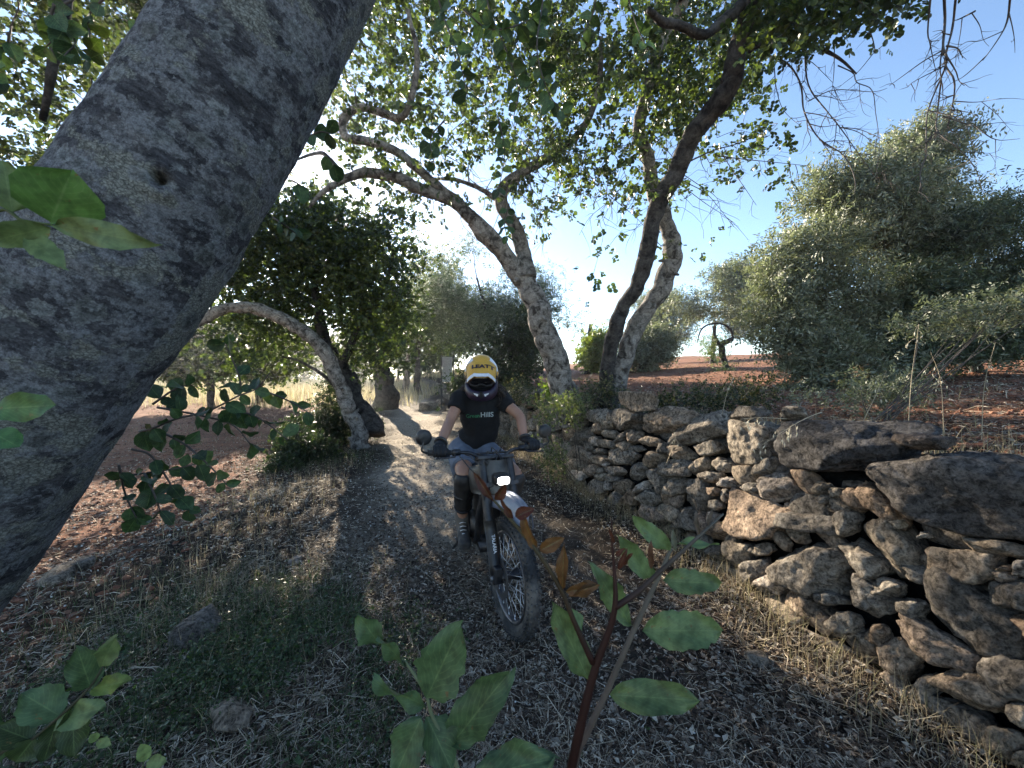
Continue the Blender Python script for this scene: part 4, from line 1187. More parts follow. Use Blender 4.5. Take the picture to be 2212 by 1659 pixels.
# clods of red soil
n = 16000
r = 2.2 * (20 / 2.2) ** rng.rand(n); a = rng.uniform(-1.05, 1.0, n); x, y = r * np.sin(a), r * np.cos(a)
pc = -0.10 - 0.27 * (y - 1.5)
k = ((pc - x) > 2.3 + rng.normal(0, .3, n)) | (x > wall_x(y) + 1.0)
x, y, r = x[k], y[k], r[k]; n = len(x)
S = rng.uniform(.012, .04, n)
V = np.stack([x, y, height(x, y)], -1)[:, None] + V0[None] * S[:, None, None] * rng.uniform(.5, 1.3, (n, len(V0), 1)) * np.array([1, 1, .6])
F = F0[None] + (np.arange(n) * len(V0))[:, None, None]
C = np.repeat(np.array([(0.24, 0.10, 0.055), (0.18, 0.075, 0.045), (0.30, 0.15, 0.09)])[rng.randint(0, 3, n)] * rng.uniform(.7, 1.2, (n, 1)), len(V0), 0)
link('soil_clods', new_mesh('soil_clods', V.reshape(-1, 3), F.reshape(-1, 3), False, C), M['litter'], kind='stuff', label='crumbly clods of red earth on the ploughed fields', cat='soil')

def blades(P, L, w, rng, colors, lean=.35, seg=3):
    """upright curved blades from P"""
    n = len(P)
    th = rng.uniform(0, 2 * math.pi, n)
    dx = np.stack([np.cos(th), np.sin(th), np.zeros(n)], -1); s = np.stack([-np.sin(th), np.cos(th), np.zeros(n)], -1)
    le = np.abs(rng.normal(0, lean, n))
    V = []
    for k in range(seg + 1):
        t = k / seg
        c = P + (np.array([0, 0, 1]) * (t * (1 - .35 * le * t)[:, None] if np.ndim(t * le) else t) + dx * (le * t ** 1.6)[:, None]) * L[:, None]
        ww = (w * (1 - t * .85))[:, None]
        V += [c - s * ww / 2, c + s * ww / 2]
    V = np.stack(V, 1)
    F = np.array([[2 * k, 2 * k + 1, 2 * k + 3, 2 * k + 2] for k in range(seg)])
    F = F[None] + (np.arange(n) * V.shape[1])[:, None, None]
    C = np.array(colors)[rng.randint(0, len(colors), n)] * rng.uniform(.7, 1.3, (n, 1))
    return V.reshape(-1, 3), F.reshape(-1, 4), np.repeat(C, V.shape[1], 0)
def patch(n, cx, cy, sx, sy, rng, rot=0.0):
    q = rng.normal(size=(n, 2)) * np.array([sx, sy]); c, s = math.cos(rot), math.sin(rot)
    return cx + q[:, 0] * c - q[:, 1] * s, cy + q[:, 0] * s + q[:, 1] * c
# dry grass: verges, wall foot, wall top, left field edge
def grass_obj(name, label, parts, colors, mat='grass', cat='grass'):
    Vs, Fs, Cs, o = [], [], [], 0
    for (x, y, L, w, lean) in parts:
        ok = (x < wall_x(y) - .01) | (x > wall_x(y) + .3)
        x, y = x[ok], y[ok]
        P = np.stack([x, y, height(x, y)], -1)
        V, F, C = blades(P, rng.uniform(*L, len(P)), rng.uniform(*w, len(P)), rng, colors, lean)
        Vs.append(V); Fs.append(F + o); Cs.append(C); o += len(V)
    return link(name, new_mesh(name, np.concatenate(Vs), np.concatenate(Fs), False, np.concatenate(Cs)), M[mat], kind='stuff', label=label, cat=cat)
DRY = [(0.34, 0.28, 0.18), (0.45, 0.38, 0.25), (0.24, 0.19, 0.12), (0.28, 0.26, 0.14)]
yy = rng.uniform(.9, 9, 5200); xx = wall_x(yy) - np.abs(rng.normal(.05, .14, 5200))
yt = rng.uniform(1.2, 12, 9000); xt = wall_x(yt) + .35 + np.abs(rng.normal(0, .45, 9000))
xf = rng.uniform(-30, -4, 16000); yf = rng.uniform(15, 40, 16000)
xl = rng.uniform(-3.4, -1.2, 4200); yl = rng.uniform(2.0, 7, 4200); kk = np.abs(xl - (-2.35 - .14 * (yl - 2))) < rng.uniform(0.1, .9, 4200); xl, yl = xl[kk], yl[kk]
grass_obj('dry_grass', 'dry straw coloured grass along the foot and top of the wall and the field edge',
          [(xx, yy, (.05, .17), (.0018, .004), .7), (xt, yt, (.05, .22), (.002, .005), .6), (xl, yl, (.05, .18), (.002, .004), .8),
           (*patch(1300, -1.75, 2.35, .45, .35, rng), (.05, .17), (.0016, .0032), .9), (*patch(900, -1.2, 1.75, .5, .35, rng), (.04, .15), (.0014, .0028), 1.0)], DRY)
xr = rng.uniform(1, 16, 9000); yr = rng.uniform(3, 16, 9000)
kr = (xr > wall_x(yr) + .8) & (fbm(np.stack([xr * .7, yr * .7, xr * 0], -1), 31, 3) > .25)
xq = rng.uniform(-14, -2.6, 9000); yq = rng.uniform(4, 16, 9000); kq = fbm(np.stack([xq * .6, yq * .6, xq * 0], -1), 32, 3) > .35
kq &= xq < -2.6 - .27 * (yq - 3)
grass_obj('field_weeds', 'sparse dry weeds dotted over the red ploughed soil', [(xr[kr], yr[kr], (.04, .16), (.004, .009), .7), (xq[kq], yq[kq], (.04, .14), (.005, .01), .8)], DRY + [(0.12, 0.15, 0.06)])
grass_obj('field_grass', 'tall sunlit dry grass across the left field in the distance', [(xf, yf, (.25, .6), (.02, .05), .3)], [(0.42, 0.36, 0.20), (0.34, 0.30, 0.16), (0.5, 0.44, 0.28)])
GREEN = [(0.05, 0.085, 0.028), (0.07, 0.11, 0.04), (0.035, 0.06, 0.022), (0.10, 0.13, 0.06)]
def gpatch(n, *a):
    x, y = patch(n, *a, rng); k = drift(x * 2.2, y * 2.2) > rng.uniform(-.35, .35, n); return x[k], y[k]
grass_obj('green_grass', 'low green grass and weeds in the near left corner of the track', [(*gpatch(7500, -1.3, 1.8, .52, .36), (.03, .12), (.0022, .005), 1.0), (*patch(3000, -1.9, 2.2, .45, .3, rng), (.03, .08), (.002, .005), .9), (*patch(1400, -.55, 1.3, .3, .2, rng), (.02, .08), (.002, .005), .9),
          (*patch(1600, -3.1, 6.4, .5, .5, rng), (.04, .12), (.003, .006), .6)], GREEN)
x, y = patch(6500, -1.25, 1.75, .50, .34, rng)
kg = drift(x * 2.2, y * 2.2) > rng.uniform(-.35, .35, len(x)); x, y = x[kg], y[kg]
P = np.stack([x, y, height(x, y) + rng.uniform(.005, .07, len(x))], -1)
V, F, C = scatter_leaves(P, rng.normal(size=P.shape) * np.array([1, 1, .3]), rng.uniform(.010, .022, len(P)), rng, 'round4', 2, colors=GREEN, upbias=.75)
link('ground_cover', new_mesh('ground_cover', V, F, False, C), M['carob'], kind='stuff', label='small dark green leafy ground cover in the near left corner', cat='ground cover')

# individual tall stalks and wild oats by the wall top
def oat(px, py, Y, tipx, tipy, n, seed, label, bend=.3, spk=True):
    a, t = np.array(W(px, py, Y)), np.array(W(tipx, tipy, Y - .1))
    o = thing('wild_oat', label, 'grass stalk', a)
    r_ = np.random.RandomState(seed)
    mid = (a + t) / 2 + np.array([0, 0, .05]) + r_.normal(0, .02, 3)
    X = catmull(np.array([a, mid, t]), 8)
    mb = MB(); add_tube(mb, X, np.linspace(.0022, .0008, len(X)), sides=5, sub=1, col=(0.45, 0.37, 0.25)); mb.build('stalk', M['stem'], o, origin=a)
    mb = MB()
    for k in range(n):
        i = r_.randint(len(X) // 2, len(X)); p = X[i]
        q = p + np.array([r_.normal(0, .02), r_.normal(0, .02), -r_.uniform(.012, .05)])
        add_tube(mb, [p, (p + q) / 2 + [0, 0, .008], q], [.0005] * 3, sides=4, sub=2, col=(0.5, 0.42, 0.3))
        e = q + np.array([r_.normal(0, .006), 0, -r_.uniform(.015, .026)])
        add_tube(mb, [q, q + (e - q) * .4, e], [.0006, .0032, .0003], sides=5, sub=2, col=(0.62, 0.55, 0.40))
    mb.build('spikelets', M['stem'], o, origin=a, kind='stuff')
g_oat = None
oat(1775, 890, 2.05, 1640, 965, 22, 1, 'wild oat panicle drooping over the round stone beside the long dark capstone')
oat(1700, 905, 2.2, 1600, 905, 14, 2, 'wild oat stalk lying flat over the wall top above the round stone')
oat(1850, 940, 2.1, 1915, 800, 4, 3, 'straight pale straw stalk slanting up behind the long dark capstone')
oat(1960, 960, 2.2, 1985, 700, 6, 4, 'tall upright dry stalk in front of the olive, behind the gap of the capstones')
oat(2040, 960, 2.3, 2010, 760, 6, 5, 'dry upright stalk growing behind the huge right capstone')
oat(2120, 965, 2.3, 2150, 740, 6, 6, 'last dry stalk at the right, behind the huge capstone')
oat(1440, 1000, 2.9, 1455, 930, 5, 7, 'short dry stalk sprouting from the face of the wall')
oat(1560, 895, 2.9, 1590, 800, 6, 8, 'dry stalk standing on the wall between the shrubs and the capstones')

# ------------------------------------------------------------------ loose stones on the track
loose = [(796, 1395, .11, .05, 'weathered grey rock half buried in the green weeds'), (430, 1380, .15, .06, 'long pale rock lying in the green weeds at the left'), (500, 1590, .10, .05, 'dark rounded rock in the straw near the bottom edge'),
         (165, 1235, .10, .05, 'tan stone on the red soil next to the great trunk'), (120, 1258, .13, .05, 'flat tan stone against the foot of the great trunk'), (1640, 1445, .055, .035, 'brown stone lying in the straw before the wall'),
         (638, 1222, .05, .03, 'small white stone left of the track'), (728, 1266, .05, .028, 'small pale angular stone in the middle of the track'), (672, 1300, .045, .025, 'small grey stone beside the pale angular one'),
         (560, 1300, .055, .028, 'grey stone in the grass left of the track'), (925, 845, .4, .25, 'boulder where the wall ends beside the far track'), (950, 858, .3, .2, 'lower boulder of the tumbled wall end by the far track')]
for i, (px, py, a, h, lb) in enumerate(loose):
    if i == 0: continue
    Y = 831 * CAM_H / (py - 812)
    if py < 900: Y = 14 + (i % 2)
    x = W(px, py, Y).x
    V, F = rock(400 + i, 4, rough=.06)
    V = V * np.array([a, a * .7, h])
    V[:, 2] += 0
    c_, s_ = math.cos(i * 1.3), math.sin(i * 1.3)
    V = V @ np.array([[c_, -s_, 0], [s_, c_, 0], [0, 0, 1]]).T
    link('loose_stone', new_mesh('loose_stone', V, F), M['stone'], loc=(x, Y, gz(x, Y) + h * .35), label=lb, cat='stone', group='loose stones on the ground')

# ------------------------------------------------------------------ sign panel beside the far track
g = G(966, 14.5, 0)
sg = thing('sign_board', 'grey rectangular sign panel on dark posts beside the far track', 'sign', g, rot=(0, 0, R(8)))
mb = MB(); add_box(mb, (0, 0, 1.45), (.36, .03, .95)); bevel(mb.build('panel', pbr('sign_grey', (.45, .46, .47), .5), sg, smooth=False), .008)
for sx in (-.22, .24):
    mb = MB(); add_box(mb, (sx, .03, 1.0), (.05, .05, 2.0)); bevel(mb.build('post', pbr('post_dark', (.05, .05, .05), .7), sg, smooth=False), .005)

# ------------------------------------------------------------------ great leaning trunk, left foreground
ta = [Vector((-1.62, .74, -.15)), W(-390, 1530, .76), W(-175, 1185, .78), W(25, 900, .80), W(222, 625, .83), W(360, 425, .86), W(490, 220, .89), W(612, 0, .92), W(720, -210, .95), W(840, -470, .98)]
treeA = thing('carob_tree', 'huge leaning trunk crusted with grey lichen, crossing the left foreground', 'tree', ta[0])
AR = [.20, .180, .172, .168, .166, .165, .163, .159, .153, .13]
Va, Fa, caps = tube(ta, AR, sides=150, sub=34, rough=.0, cap=True)
ctr = catmull(np.array([list(p) for p in ta]), 34)
m_ = len(ctr)
cc = np.repeat(ctr, 150, 0)
nrm = Va[:-2] - cc; nrm /= np.linalg.norm(nrm, axis=1)[:, None]
hol = np.array(W(350, 385, .70))
hd = None
disp = .006 * fbm(Va[:-2] * 4, 3, 3) + .003 * fbm(Va[:-2] * 22, 8, 4)
# the knot hole
kx = W(347, 388, .70); ray = np.array(kx) - np.array([0, 0, CAM_H])
tt = np.linalg.norm(np.cross(Va[:-2] - np.array([0, 0, CAM_H]), ray / np.linalg.norm(ray)), axis=1)
front = (nrm @ (ray / np.linalg.norm(ray))) < 0
disp += np.where(front, -.05 * np.exp(-(tt / .009) ** 2) + .005 * np.exp(-((tt - .024) / .012) ** 2), 0)
Va[:-2] += nrm * disp[:, None]
mb = MB(); mb.add(Va - np.array(treeA.location), Fa); mb.F3.append(caps)
trA = mb.build('trunk', M['lichen'], treeA)
seg_ = np.concatenate([[0], np.cumsum(np.linalg.norm(np.diff(ctr, axis=0), axis=1))])
uvv = np.zeros((len(Va), 2)); ang_ = np.tile(np.arange(150) / 150.0, m_)
uvv[:-2, 0] = ang_ * 2 * math.pi * .17; uvv[:-2, 1] = np.repeat(seg_, 150)
ul = trA.data.uv_layers.new(name='UVMap'); li = np.empty(len(trA.data.loops), np.int32); trA.data.loops.foreach_get('vertex_index', li)
uvl_ = uvv[li].astype(np.float32)
# close the seam: the last strip of faces runs on past the first column
lp = uvl_.reshape(-1, 2); k4 = (len(Fa)) * 4
q4 = lp[:k4].reshape(-1, 4, 2); wrapm = (q4[:, :, 0].max(1) - q4[:, :, 0].min(1)) > .5
q4[wrapm, :, 0] = np.where(q4[wrapm, :, 0] < .3, q4[wrapm, :, 0] + 2 * math.pi * .17, q4[wrapm, :, 0])
lp[:k4] = q4.reshape(-1, 2)
ul.data.foreach_set('uv', lp.ravel())

# ------------------------------------------------------------------ near leaves, one object each
def leaf_grid(L, Wd, rng, n=11, m=6, curl=.15, fold=.25, wave=.05, notch=0.0, pet=.06, point=.0):
    """blade along +x from the origin, normal +z; uv = (along, across)"""
    t = np.linspace(0, 1, n)
    prof = np.sin(np.pi * np.clip(t, 0, 1) ** (.88)) ** .72
    if point: prof = prof * (1 - point * t ** 2.5)
    v = np.linspace(-1, 1, m + 1)
    edge = 1 + .07 * rng.normal(size=n)
    edge[0] = 1
    T, Vv = np.meshgrid(t, v, indexing='ij')
    Wv = (prof * edge)[:, None] * Vv * Wd
    X = T * L - notch * L * (1 - np.abs(Vv)) * (T ** 6)
    ph = rng.uniform(0, 6)
    Z = fold * np.abs(Wv) - curl * L * T ** 2 + wave * L * np.sin(T * 9 + ph + Vv * 2) * np.abs(Vv) ** 1.5 + .35 * wave * L * np.sin(T * 4 + ph)
    V = np.stack([X, Wv, Z], -1).reshape(-1, 3)
    k = m + 1
    I = (np.arange(n - 1)[:, None] * k + np.arange(m)[None, :]).ravel()
    F = np.stack([I, I + k, I + k + 1, I + 1], -1)
    UV = np.stack([T, Vv], -1).reshape(-1, 2)
    return V, F, UV
def put_leaf(parent, base, tip, wid, col, rng, tilt=0.0, curl=.12, fold=.25, wave=.035, notch=.03, point=0, mat='nearleaf', n=11, m=6, toward=None):
    base, tip = np.array(base), np.array(tip)
    L = np.linalg.norm(tip - base)
    V, F, UV = leaf_grid(L * 1.03, wid, rng, n, m, curl, fold, wave, notch, point=point)
    ex = (tip - base) / L
    tc = np.array([0, 0, CAM_H]) - base if toward is None else np.array(toward)
    tc = tc / np.linalg.norm(tc)
    ez = tc - ex * tc.dot(ex); ez /= np.linalg.norm(ez)
    ey = np.cross(ez, ex)
    ez2 = ez * math.cos(tilt) + ey * math.sin(tilt); ey2 = np.cross(ez2, ex)
    Vw = V[:, 0:1] * ex + V[:, 1:2] * ey2 + V[:, 2:3] * ez2
    c = np.array(col) * rng.uniform(.85, 1.15)
    cc = np.tile(c, (len(V), 1))
    me = new_mesh('leaf', Vw, F, True, cc)
    uvl = me.uv_layers.new(name='UVMap')
    li = np.empty(len(me.loops), np.int32); me.loops.foreach_get('vertex_index', li)
    uvl.data.foreach_set('uv', UV[li].astype(np.float32).ravel())
    return link('leaf', me, M[mat], parent, loc=Vector(base) - Vector(parent.location))

def stem_part(parent, P, r, c0, c1=None, name='stem'):
    mb = MB(); V, F, caps = tube(P, r, sides=10, sub=6, rough=.05, rscale=60)
    c0 = np.array(c0); c1 = np.array(c1 if c1 is not None else c0)
    n = len(V) - 2
    t = np.append((np.arange(n) // 10) / (n / 10), [0, 1])[:, None]
    mb.add(V, F, None); mb.C.append(c0 + (c1 - c0) * t); mb.F3.append(caps)
    return mb.build(name, M['stem'], parent, origin=parent.location)

rng = np.random.RandomState(301)
def z6(x, y, Y=.40): return W(713.2 + x * .3968, 1014.9 + y * .3968, Y)
s6 = .3968 / 831
LG = (0.125, 0.175, 0.072); MG = (0.070, 0.115, 0.052); OR = (0.17, 0.070, 0.022); RD = (0.105, 0.022, 0.014)
root = W(1195, 1900, .42)
sprig = thing('carob_sprout', 'upright reddish carob shoot with orange young leaves in the centre foreground', 'sprig', root)
stem_part(sprig, [Vector((root.x + .03, root.y + .02, gz(root.x, root.y))), Vector((root.x + .01, root.y, .35)), root, z6(1290, 1750, .41), z6(1350, 1450), z6(1440, 1090), z6(1520, 870), z6(1552, 730), z6(1548, 560, .405), z6(1535, 400, .41), z6(1532, 270, .41)],
          [.0062 * k for k in (1.3, 1.0, .9, .85, .8, .68, .58, .48, .3, .2, .1)], (0.016, 0.005, 0.004), (0.04, 0.014, 0.009))
stem_part(sprig, [z6(1430, 1050), z6(1330, 830), z6(1250, 640), z6(1130, 450), z6(1000, 290, .405), z6(890, 165, .41)], [.0034, .0028, .0024, .0022, .0018, .0012], (0.026, 0.008, 0.006), (0.08, 0.068, 0.032), 'side_stem')
stem_part(sprig, [z6(1550, 750), z6(1680, 660), z6(1800, 550), z6(1900, 460), z6(2010, 360), z6(2140, 240, .41)], [.0034, .0028, .0024, .0020, .0016, .001], (0.026, 0.009, 0.007), (0.10, 0.09, 0.07), 'side_stem')
for (b, t, w, c, tilt, cu) in [
    ((890, 170), (778, 22), 26, RD, .3, .05), ((900, 165), (955, 80), 34, RD, -.4, -.1), ((1000, 270), (925, 165), 24, RD, .6, .05), ((1010, 258), (1098, 212), 42, RD, .2, .15),
    ((1122, 432), (1036, 255), 38, OR, .5, .05), ((1140, 440), (1265, 378), 44, OR, -.1, .2), ((1268, 650), (1262, 425), 42, OR, .4, .05), ((1280, 665), (1465, 640), 42, OR, -.2, .2), ((1300, 690), (1430, 600), 40, OR, .8, .1),
    ((1570, 545), (1612, 440), 18, RD, 0, .1), ((1555, 470), (1600, 428), 16, RD, .4, .1), ((1750, 540), (1742, 400), 20, (.15, .06, .04), .2, .05), ((1545, 400), (1522, 330), 12, RD, 0, .1), ((1600, 520), (1640, 455), 16, RD, .5, 0),
    ((2010, 360), (1985, 240), 16, (.16, .12, .11), .3, .1), ((2060, 310), (2075, 215), 13, (.16, .12, .11), .3, .1), ((1880, 440), (1865, 330), 18, (.17, .17, .14), .2, 0)]:
    put_leaf(sprig, z6(*b), z6(*t, .395), w * s6 * .33, np.array(c) * .75, rng, tilt, cu + .1, .6, .05, .02, n=10, m=6)
root2 = W(1190, 1960, .45)
sprig2 = thing('carob_sprout', 'pale stemmed shoot with light green leaves just right of the red shoot', 'sprig', root2)
stem_part(sprig2, [Vector((root2.x + .06, root2.y + .05, gz(root2.x, root2.y))), Vector((root2.x + .02, root2.y + .01, .35)), root2, z6(1320, 1640, .44), z6(1400, 1430, .44), z6(1500, 1220, .44), z6(1650, 880, .44), z6(1780, 600, .44), z6(1855, 430, .44)], [.006, .0052, .0048, .0045, .004, .0034, .003, .0024, .0018], (0.07, 0.03, 0.025), (0.13, 0.12, 0.095))
for (b, t, w, tilt, cu, nt) in [((1700, 876), (2135, 872), 108, .15, .10, .04), ((1812, 602), (2128, 618), 74, .2, .08, .05), ((1522, 1222), (1985, 1262), 92, .1, -.12, .03), ((1402, 1138), (1232, 748), 88, -.25, .08, .02),
                                ((1640, 845), (1425, 520), 66, -.2, .05, .03), ((1752, 596), (1572, 368), 60, -.15, .05, .03), ((1842, 436), (1656, 258), 50, -.2, .05, .02), ((1872, 410), (2110, 386), 34, .9, .1, .02), ((1300, 760), (1370, 870), 40, .6, 0, 0)]:
    put_leaf(sprig2, z6(*b, .44), z6(*t, .43), w * s6 * .41, LG, rng, tilt, cu, .36, .075, nt, n=15, m=8)
root3 = W(1075, 1960, .40)
sprig3 = thing('carob_sprout', 'cluster of broad dark green leaves at the bottom, left of the red shoot', 'sprig', root3)
stem_part(sprig3, [Vector((root3.x - .04, root3.y + .04, gz(root3.x, root3.y))), Vector((root3.x, root3.y + .01, .35)), root3, z6(700, 1640), z6(560, 1350), z6(522, 1220), z6(462, 1120), z6(400, 1030)], [.0036, .003, .0026, .0024, .002, .0018, .0016, .0013], (0.13, 0.15, 0.08))
for (b, t, w, tilt, cu, nt, wv) in [((530, 1235), (700, 862), 140, .1, .06, .12, .03), ((662, 1492), (952, 1120), 128, .15, .12, .05, .05), ((520, 1300), (232, 1165), 52, .9, .10, .02, .06), ((412, 1060), (262, 905), 44, .9, -.05, .02, .06),
                                    ((268, 940), (150, 815), 70, .5, .15, .05, .06), ((500, 1345), (350, 1660), 110, -.2, .05, .02, .05), ((520, 1345), (680, 1640), 105, .3, .1, .02, .05), ((800, 1690), (1190, 1560), 120, .2, .15, .04, .08), ((700, 1640), (620, 1800), 80, 0, 0, 0, .05)]:
    put_leaf(sprig3, z6(*b), z6(*t, .385), w * s6 * .38, MG, rng, tilt, cu, .32, wv * 1.6, nt, n=15, m=8)
def z5(x, y, Y=.42): return W(x * .372, 1152 + y * .372, Y)
s5 = .372 / 831
root4 = W(-60, 1820, .45)
sprig4 = thing('carob_sprout', 'arching twig with round green leaves in the lower left corner', 'sprig', root4)
stem_part(sprig4, [Vector((root4.x - .1, root4.y + .1, gz(root4.x, root4.y))), Vector((root4.x - .03, root4.y + .02, .4)), root4, z5(-40, 1330), z5(180, 1200), z5(350, 1060), z5(520, 895), z5(600, 770)], [.0036, .003, .0026, .0022, .0018, .0016, .0013, .001], (0.05, 0.05, 0.03))
for (b, t, w, c) in [((350, 1060), (130, 930), 100, MG), ((345, 1085), (572, 1015), 72, LG), ((530, 900), (450, 670), 80, MG), ((590, 770), (660, 620), 54, LG), ((540, 905), (735, 850), 48, (0.15, .2, .05)),
                     ((180, 1200), (-10, 1120), 80, DARKG[1]), ((200, 1190), (90, 1330), 80, DARKG[1]), ((330, 1090), (250, 1330), 60, DARKG[0]), ((420, 1010), (430, 1300), 72, DARKG[1]), ((0, 1330), (-60, 1100), 70, MG)]:
    put_leaf(sprig4, z5(*b), z5(*t, .41), w * s5 * .41, c, rng, rng.uniform(-.3, .3), .08, .25, .06, .03, n=13, m=8)
root4b = W(330, 1800, .75)
sprig5 = thing('young_plant', 'little pale seedling leaves at the bottom edge, left corner', 'plant', root4b)
stem_part(sprig5, [Vector((root4b.x, root4b.y + .02, gz(root4b.x, root4b.y))), root4b, z5(830, 1400, .75), z5(850, 1290, .75)], [.002, .0016, .0014, .001], (.1, .12, .05))
for (b, t, w) in [((850, 1320), (820, 1230), 34), ((850, 1335), (955, 1330), 40), ((560, 1210), (640, 1225), 26), ((560, 1205), (530, 1170), 24), ((285, 1195), (290, 1135), 24)]:
    put_leaf(sprig5, z5(*b, .75), z5(*t, .74), w * s5 * .75, (.2, .26, .1), rng, 0, .05, .15, .03, .02, n=8, m=4)
def z3(x, y, Y=.34): return W(x * .463, y * .463, Y)
s3 = .463 / 831
root6 = W(-160, 700, .34)
sprig6 = thing('carob_sprig', 'bright green leaf cluster in front of the great trunk at the left edge', 'sprig', root6)
stem_part(sprig6, [W(-120, 1100, .72), W(-190, 860, .50), root6, z3(-40, 1010), z3(110, 1030), z3(245, 1050)], [.003, .0025, .002, .0016, .0014, .001], (.07, .09, .03))
for (b, t, w, c, ti) in [((60, 990), (10, 750), 80, LG, .1), ((235, 1040), (330, 800), 150, (0.10, 0.19, .05), .1), ((245, 1050), (700, 1135), 62, LG, -.1), ((235, 1060), (-60, 1130), 60, LG, .2), ((120, 1100), (300, 1240), 50, LG, .1)]:
    put_leaf(sprig6, z3(*b), z3(*t, .33), w * s3 * .33, c, rng, ti, .06, .15, .04, .12)
def z4(x, y, Y=.36): return W(x * .347, 658 + y * .347, Y)
s4 = .347 / 831
sprig7 = thing('carob_sprig', 'two dark green blurred leaves at the left edge over the lower trunk', 'sprig', W(-120, 900, .36))
stem_part(sprig7, [W(-160, 1200, .72), W(-170, 1020, .5), W(-120, 900, .36), z4(-80, 720), z4(-20, 660)], [.003, .0025, .002, .0016, .001], (.07, .09, .03))
for (b, t, w) in [((-40, 650), (325, 625), 92), ((-60, 790), (110, 880), 75)]:
    put_leaf(sprig7, z4(*b), z4(*t, .35), w * s4 * .36, (.055, .13, .035), rng, 0.1, .03, .12, .03, .05)
# leafy branch of the great tree, seen right of the trunk
def twig_leaves(tree, pts, Y, r0, step, Ls, rng, cols, wr=.36, skip=0.0, hang=0.35, zf=None, n=7, m=4):
    P = [zf(x, y, Y + dy) for (x, y), dy in zip(pts, np.cumsum(rng.normal(0, .03, len(pts))))]
    mb = MB(); add_tube(mb, P, np.linspace(r0, r0 * .45, len(P)), sides=7, sub=5, rough=.1, rscale=50)
    mb.build('twig', M['twig'], tree, origin=tree.location)
    X = catmull(np.array([list(p) for p in P]), 8)
    seg = np.linalg.norm(np.diff(X, axis=0), axis=1); S = np.concatenate([[0], np.cumsum(seg)])
    s, k = step * .6, 0
    while s < S[-1] + step * .5:
        q = np.array([np.interp(min(s, S[-1]), S, X[:, i]) for i in range(3)])
        i = min(np.searchsorted(S, s), len(X) - 2); T = X[i + 1] - X[i]; T /= np.linalg.norm(T)
        for side in (-1, 1):
            if rng.rand() < skip: continue
            v = np.cross(T, np.array([0, 1.0, .25])) * side
            d = v + T * rng.uniform(.1, .9) + rng.normal(0, .35, 3) + np.array([0, 0, -hang])
            d /= np.linalg.norm(d)
            L = Ls * rng.uniform(.7, 1.2)
            put_leaf(tree, q, q + d * L, L * wr * rng.uniform(.85, 1.15), cols[rng.randint(len(cols))], rng, rng.normal(0, .7), rng.uniform(-.1, .25), rng.uniform(.1, .5), .05, .04, n=n, m=m)
        s += step * rng.uniform(.8, 1.2); k += 1
DL = [(0.035, 0.07, 0.035), (0.045, 0.085, 0.035), (0.03, 0.055, 0.03), (0.06, 0.10, 0.04)]
YL = [(0.13, 0.17, 0.04)]
def z4b(x, y, Y): return z4(x, y, Y)
for pts, Y, c, sk in [([(870, 790), (950, 770), (1100, 710), (1300, 660), (1480, 570), (1600, 520), (1690, 410)], 1.15, DL, .45), ([(980, 640), (1250, 690), (1450, 750), (1560, 870)], 1.15, DL, .3), ([(980, 780), (1150, 870), (1300, 1000), (1420, 1130)], 1.12, DL, .15),
                  ([(740, 1070), (900, 1050), (1100, 1020), (1230, 990)], 1.1, DL, .1), ([(1600, 520), (1800, 600), (1950, 690)], 1.2, DL + YL, .2), ([(1490, 560), (1490, 450), (1400, 240)], 1.2, DL, .2), ([(900, 1050), (960, 1180), (1000, 1290)], 1.1, DL, .1),
                  ([(740, 1000), (780, 1180), (850, 1330)], 1.08, DL, .1), ([(1380, 640), (1600, 700), (1790, 840)], 1.15, DL, .2), ([(820, 900), (950, 950), (1100, 1180), (1190, 1290)], 1.1, DL, .1), ([(950, 620), (1100, 520), (1200, 500)], 1.15, DL, .3)]:
    twig_leaves(treeA, pts, Y, .0035, .042, .050, rng, c, skip=sk, zf=z4b)
# leaves of the same tree hanging into the top of the view
def zP(x, y, Y): return W(x, y, Y)
for pts, Y in [([(1040, -60), (1060, 30), (1090, 100), (1120, 190), (1110, 250)], 1.55), ([(930, -60), (960, 40), (990, 120), (1010, 210)], 1.65), ([(1180, -60), (1170, 20), (1160, 110), (1185, 200), (1215, 240)], 1.6), ([(1000, 20), (1050, 60), (1100, 60), (1150, 40)], 1.5),
                ([(1075, 250), (1090, 330), (1075, 420)], 1.9), ([(960, 260), (930, 300), (940, 360)], 1.9), ([(1100, 440), (1090, 480), (1095, 510)], 2.0),
                ([(660, 300), (690, 285), (720, 290)], 1.35), ([(700, 330), (715, 345), (725, 360)], 1.35), ([(630, 390), (650, 400)], 1.4), ([(590, 470), (620, 490), (640, 505)], 1.5), ([(1290, -40), (1280, 30), (1250, 90)], 1.7), ([(1350, -40), (1370, 40), (1400, 110)], 1.9)]:
    twig_leaves(treeA, pts, Y, .004, .050, .055, rng, DL, skip=.15, zf=zP, wr=.40, n=6, m=4)
# upper left corner behind the trunk
for k in range(13):
    x = rng.uniform(-40, 430); y = rng.uniform(-40, 60) + max(0, (200 - x)) * rng.uniform(0, 1.0)
    pts = [(x, y)]
    for j in range(3): x += rng.normal(0, 30) - 10; y += rng.uniform(20, 50); pts.append((x, y))
    twig_leaves(treeA, pts, rng.uniform(1.15, 1.8), .004, .055, .058, rng, DL + [(0.08, 0.13, 0.03)], skip=.2, zf=zP, wr=.42, n=6, m=4)
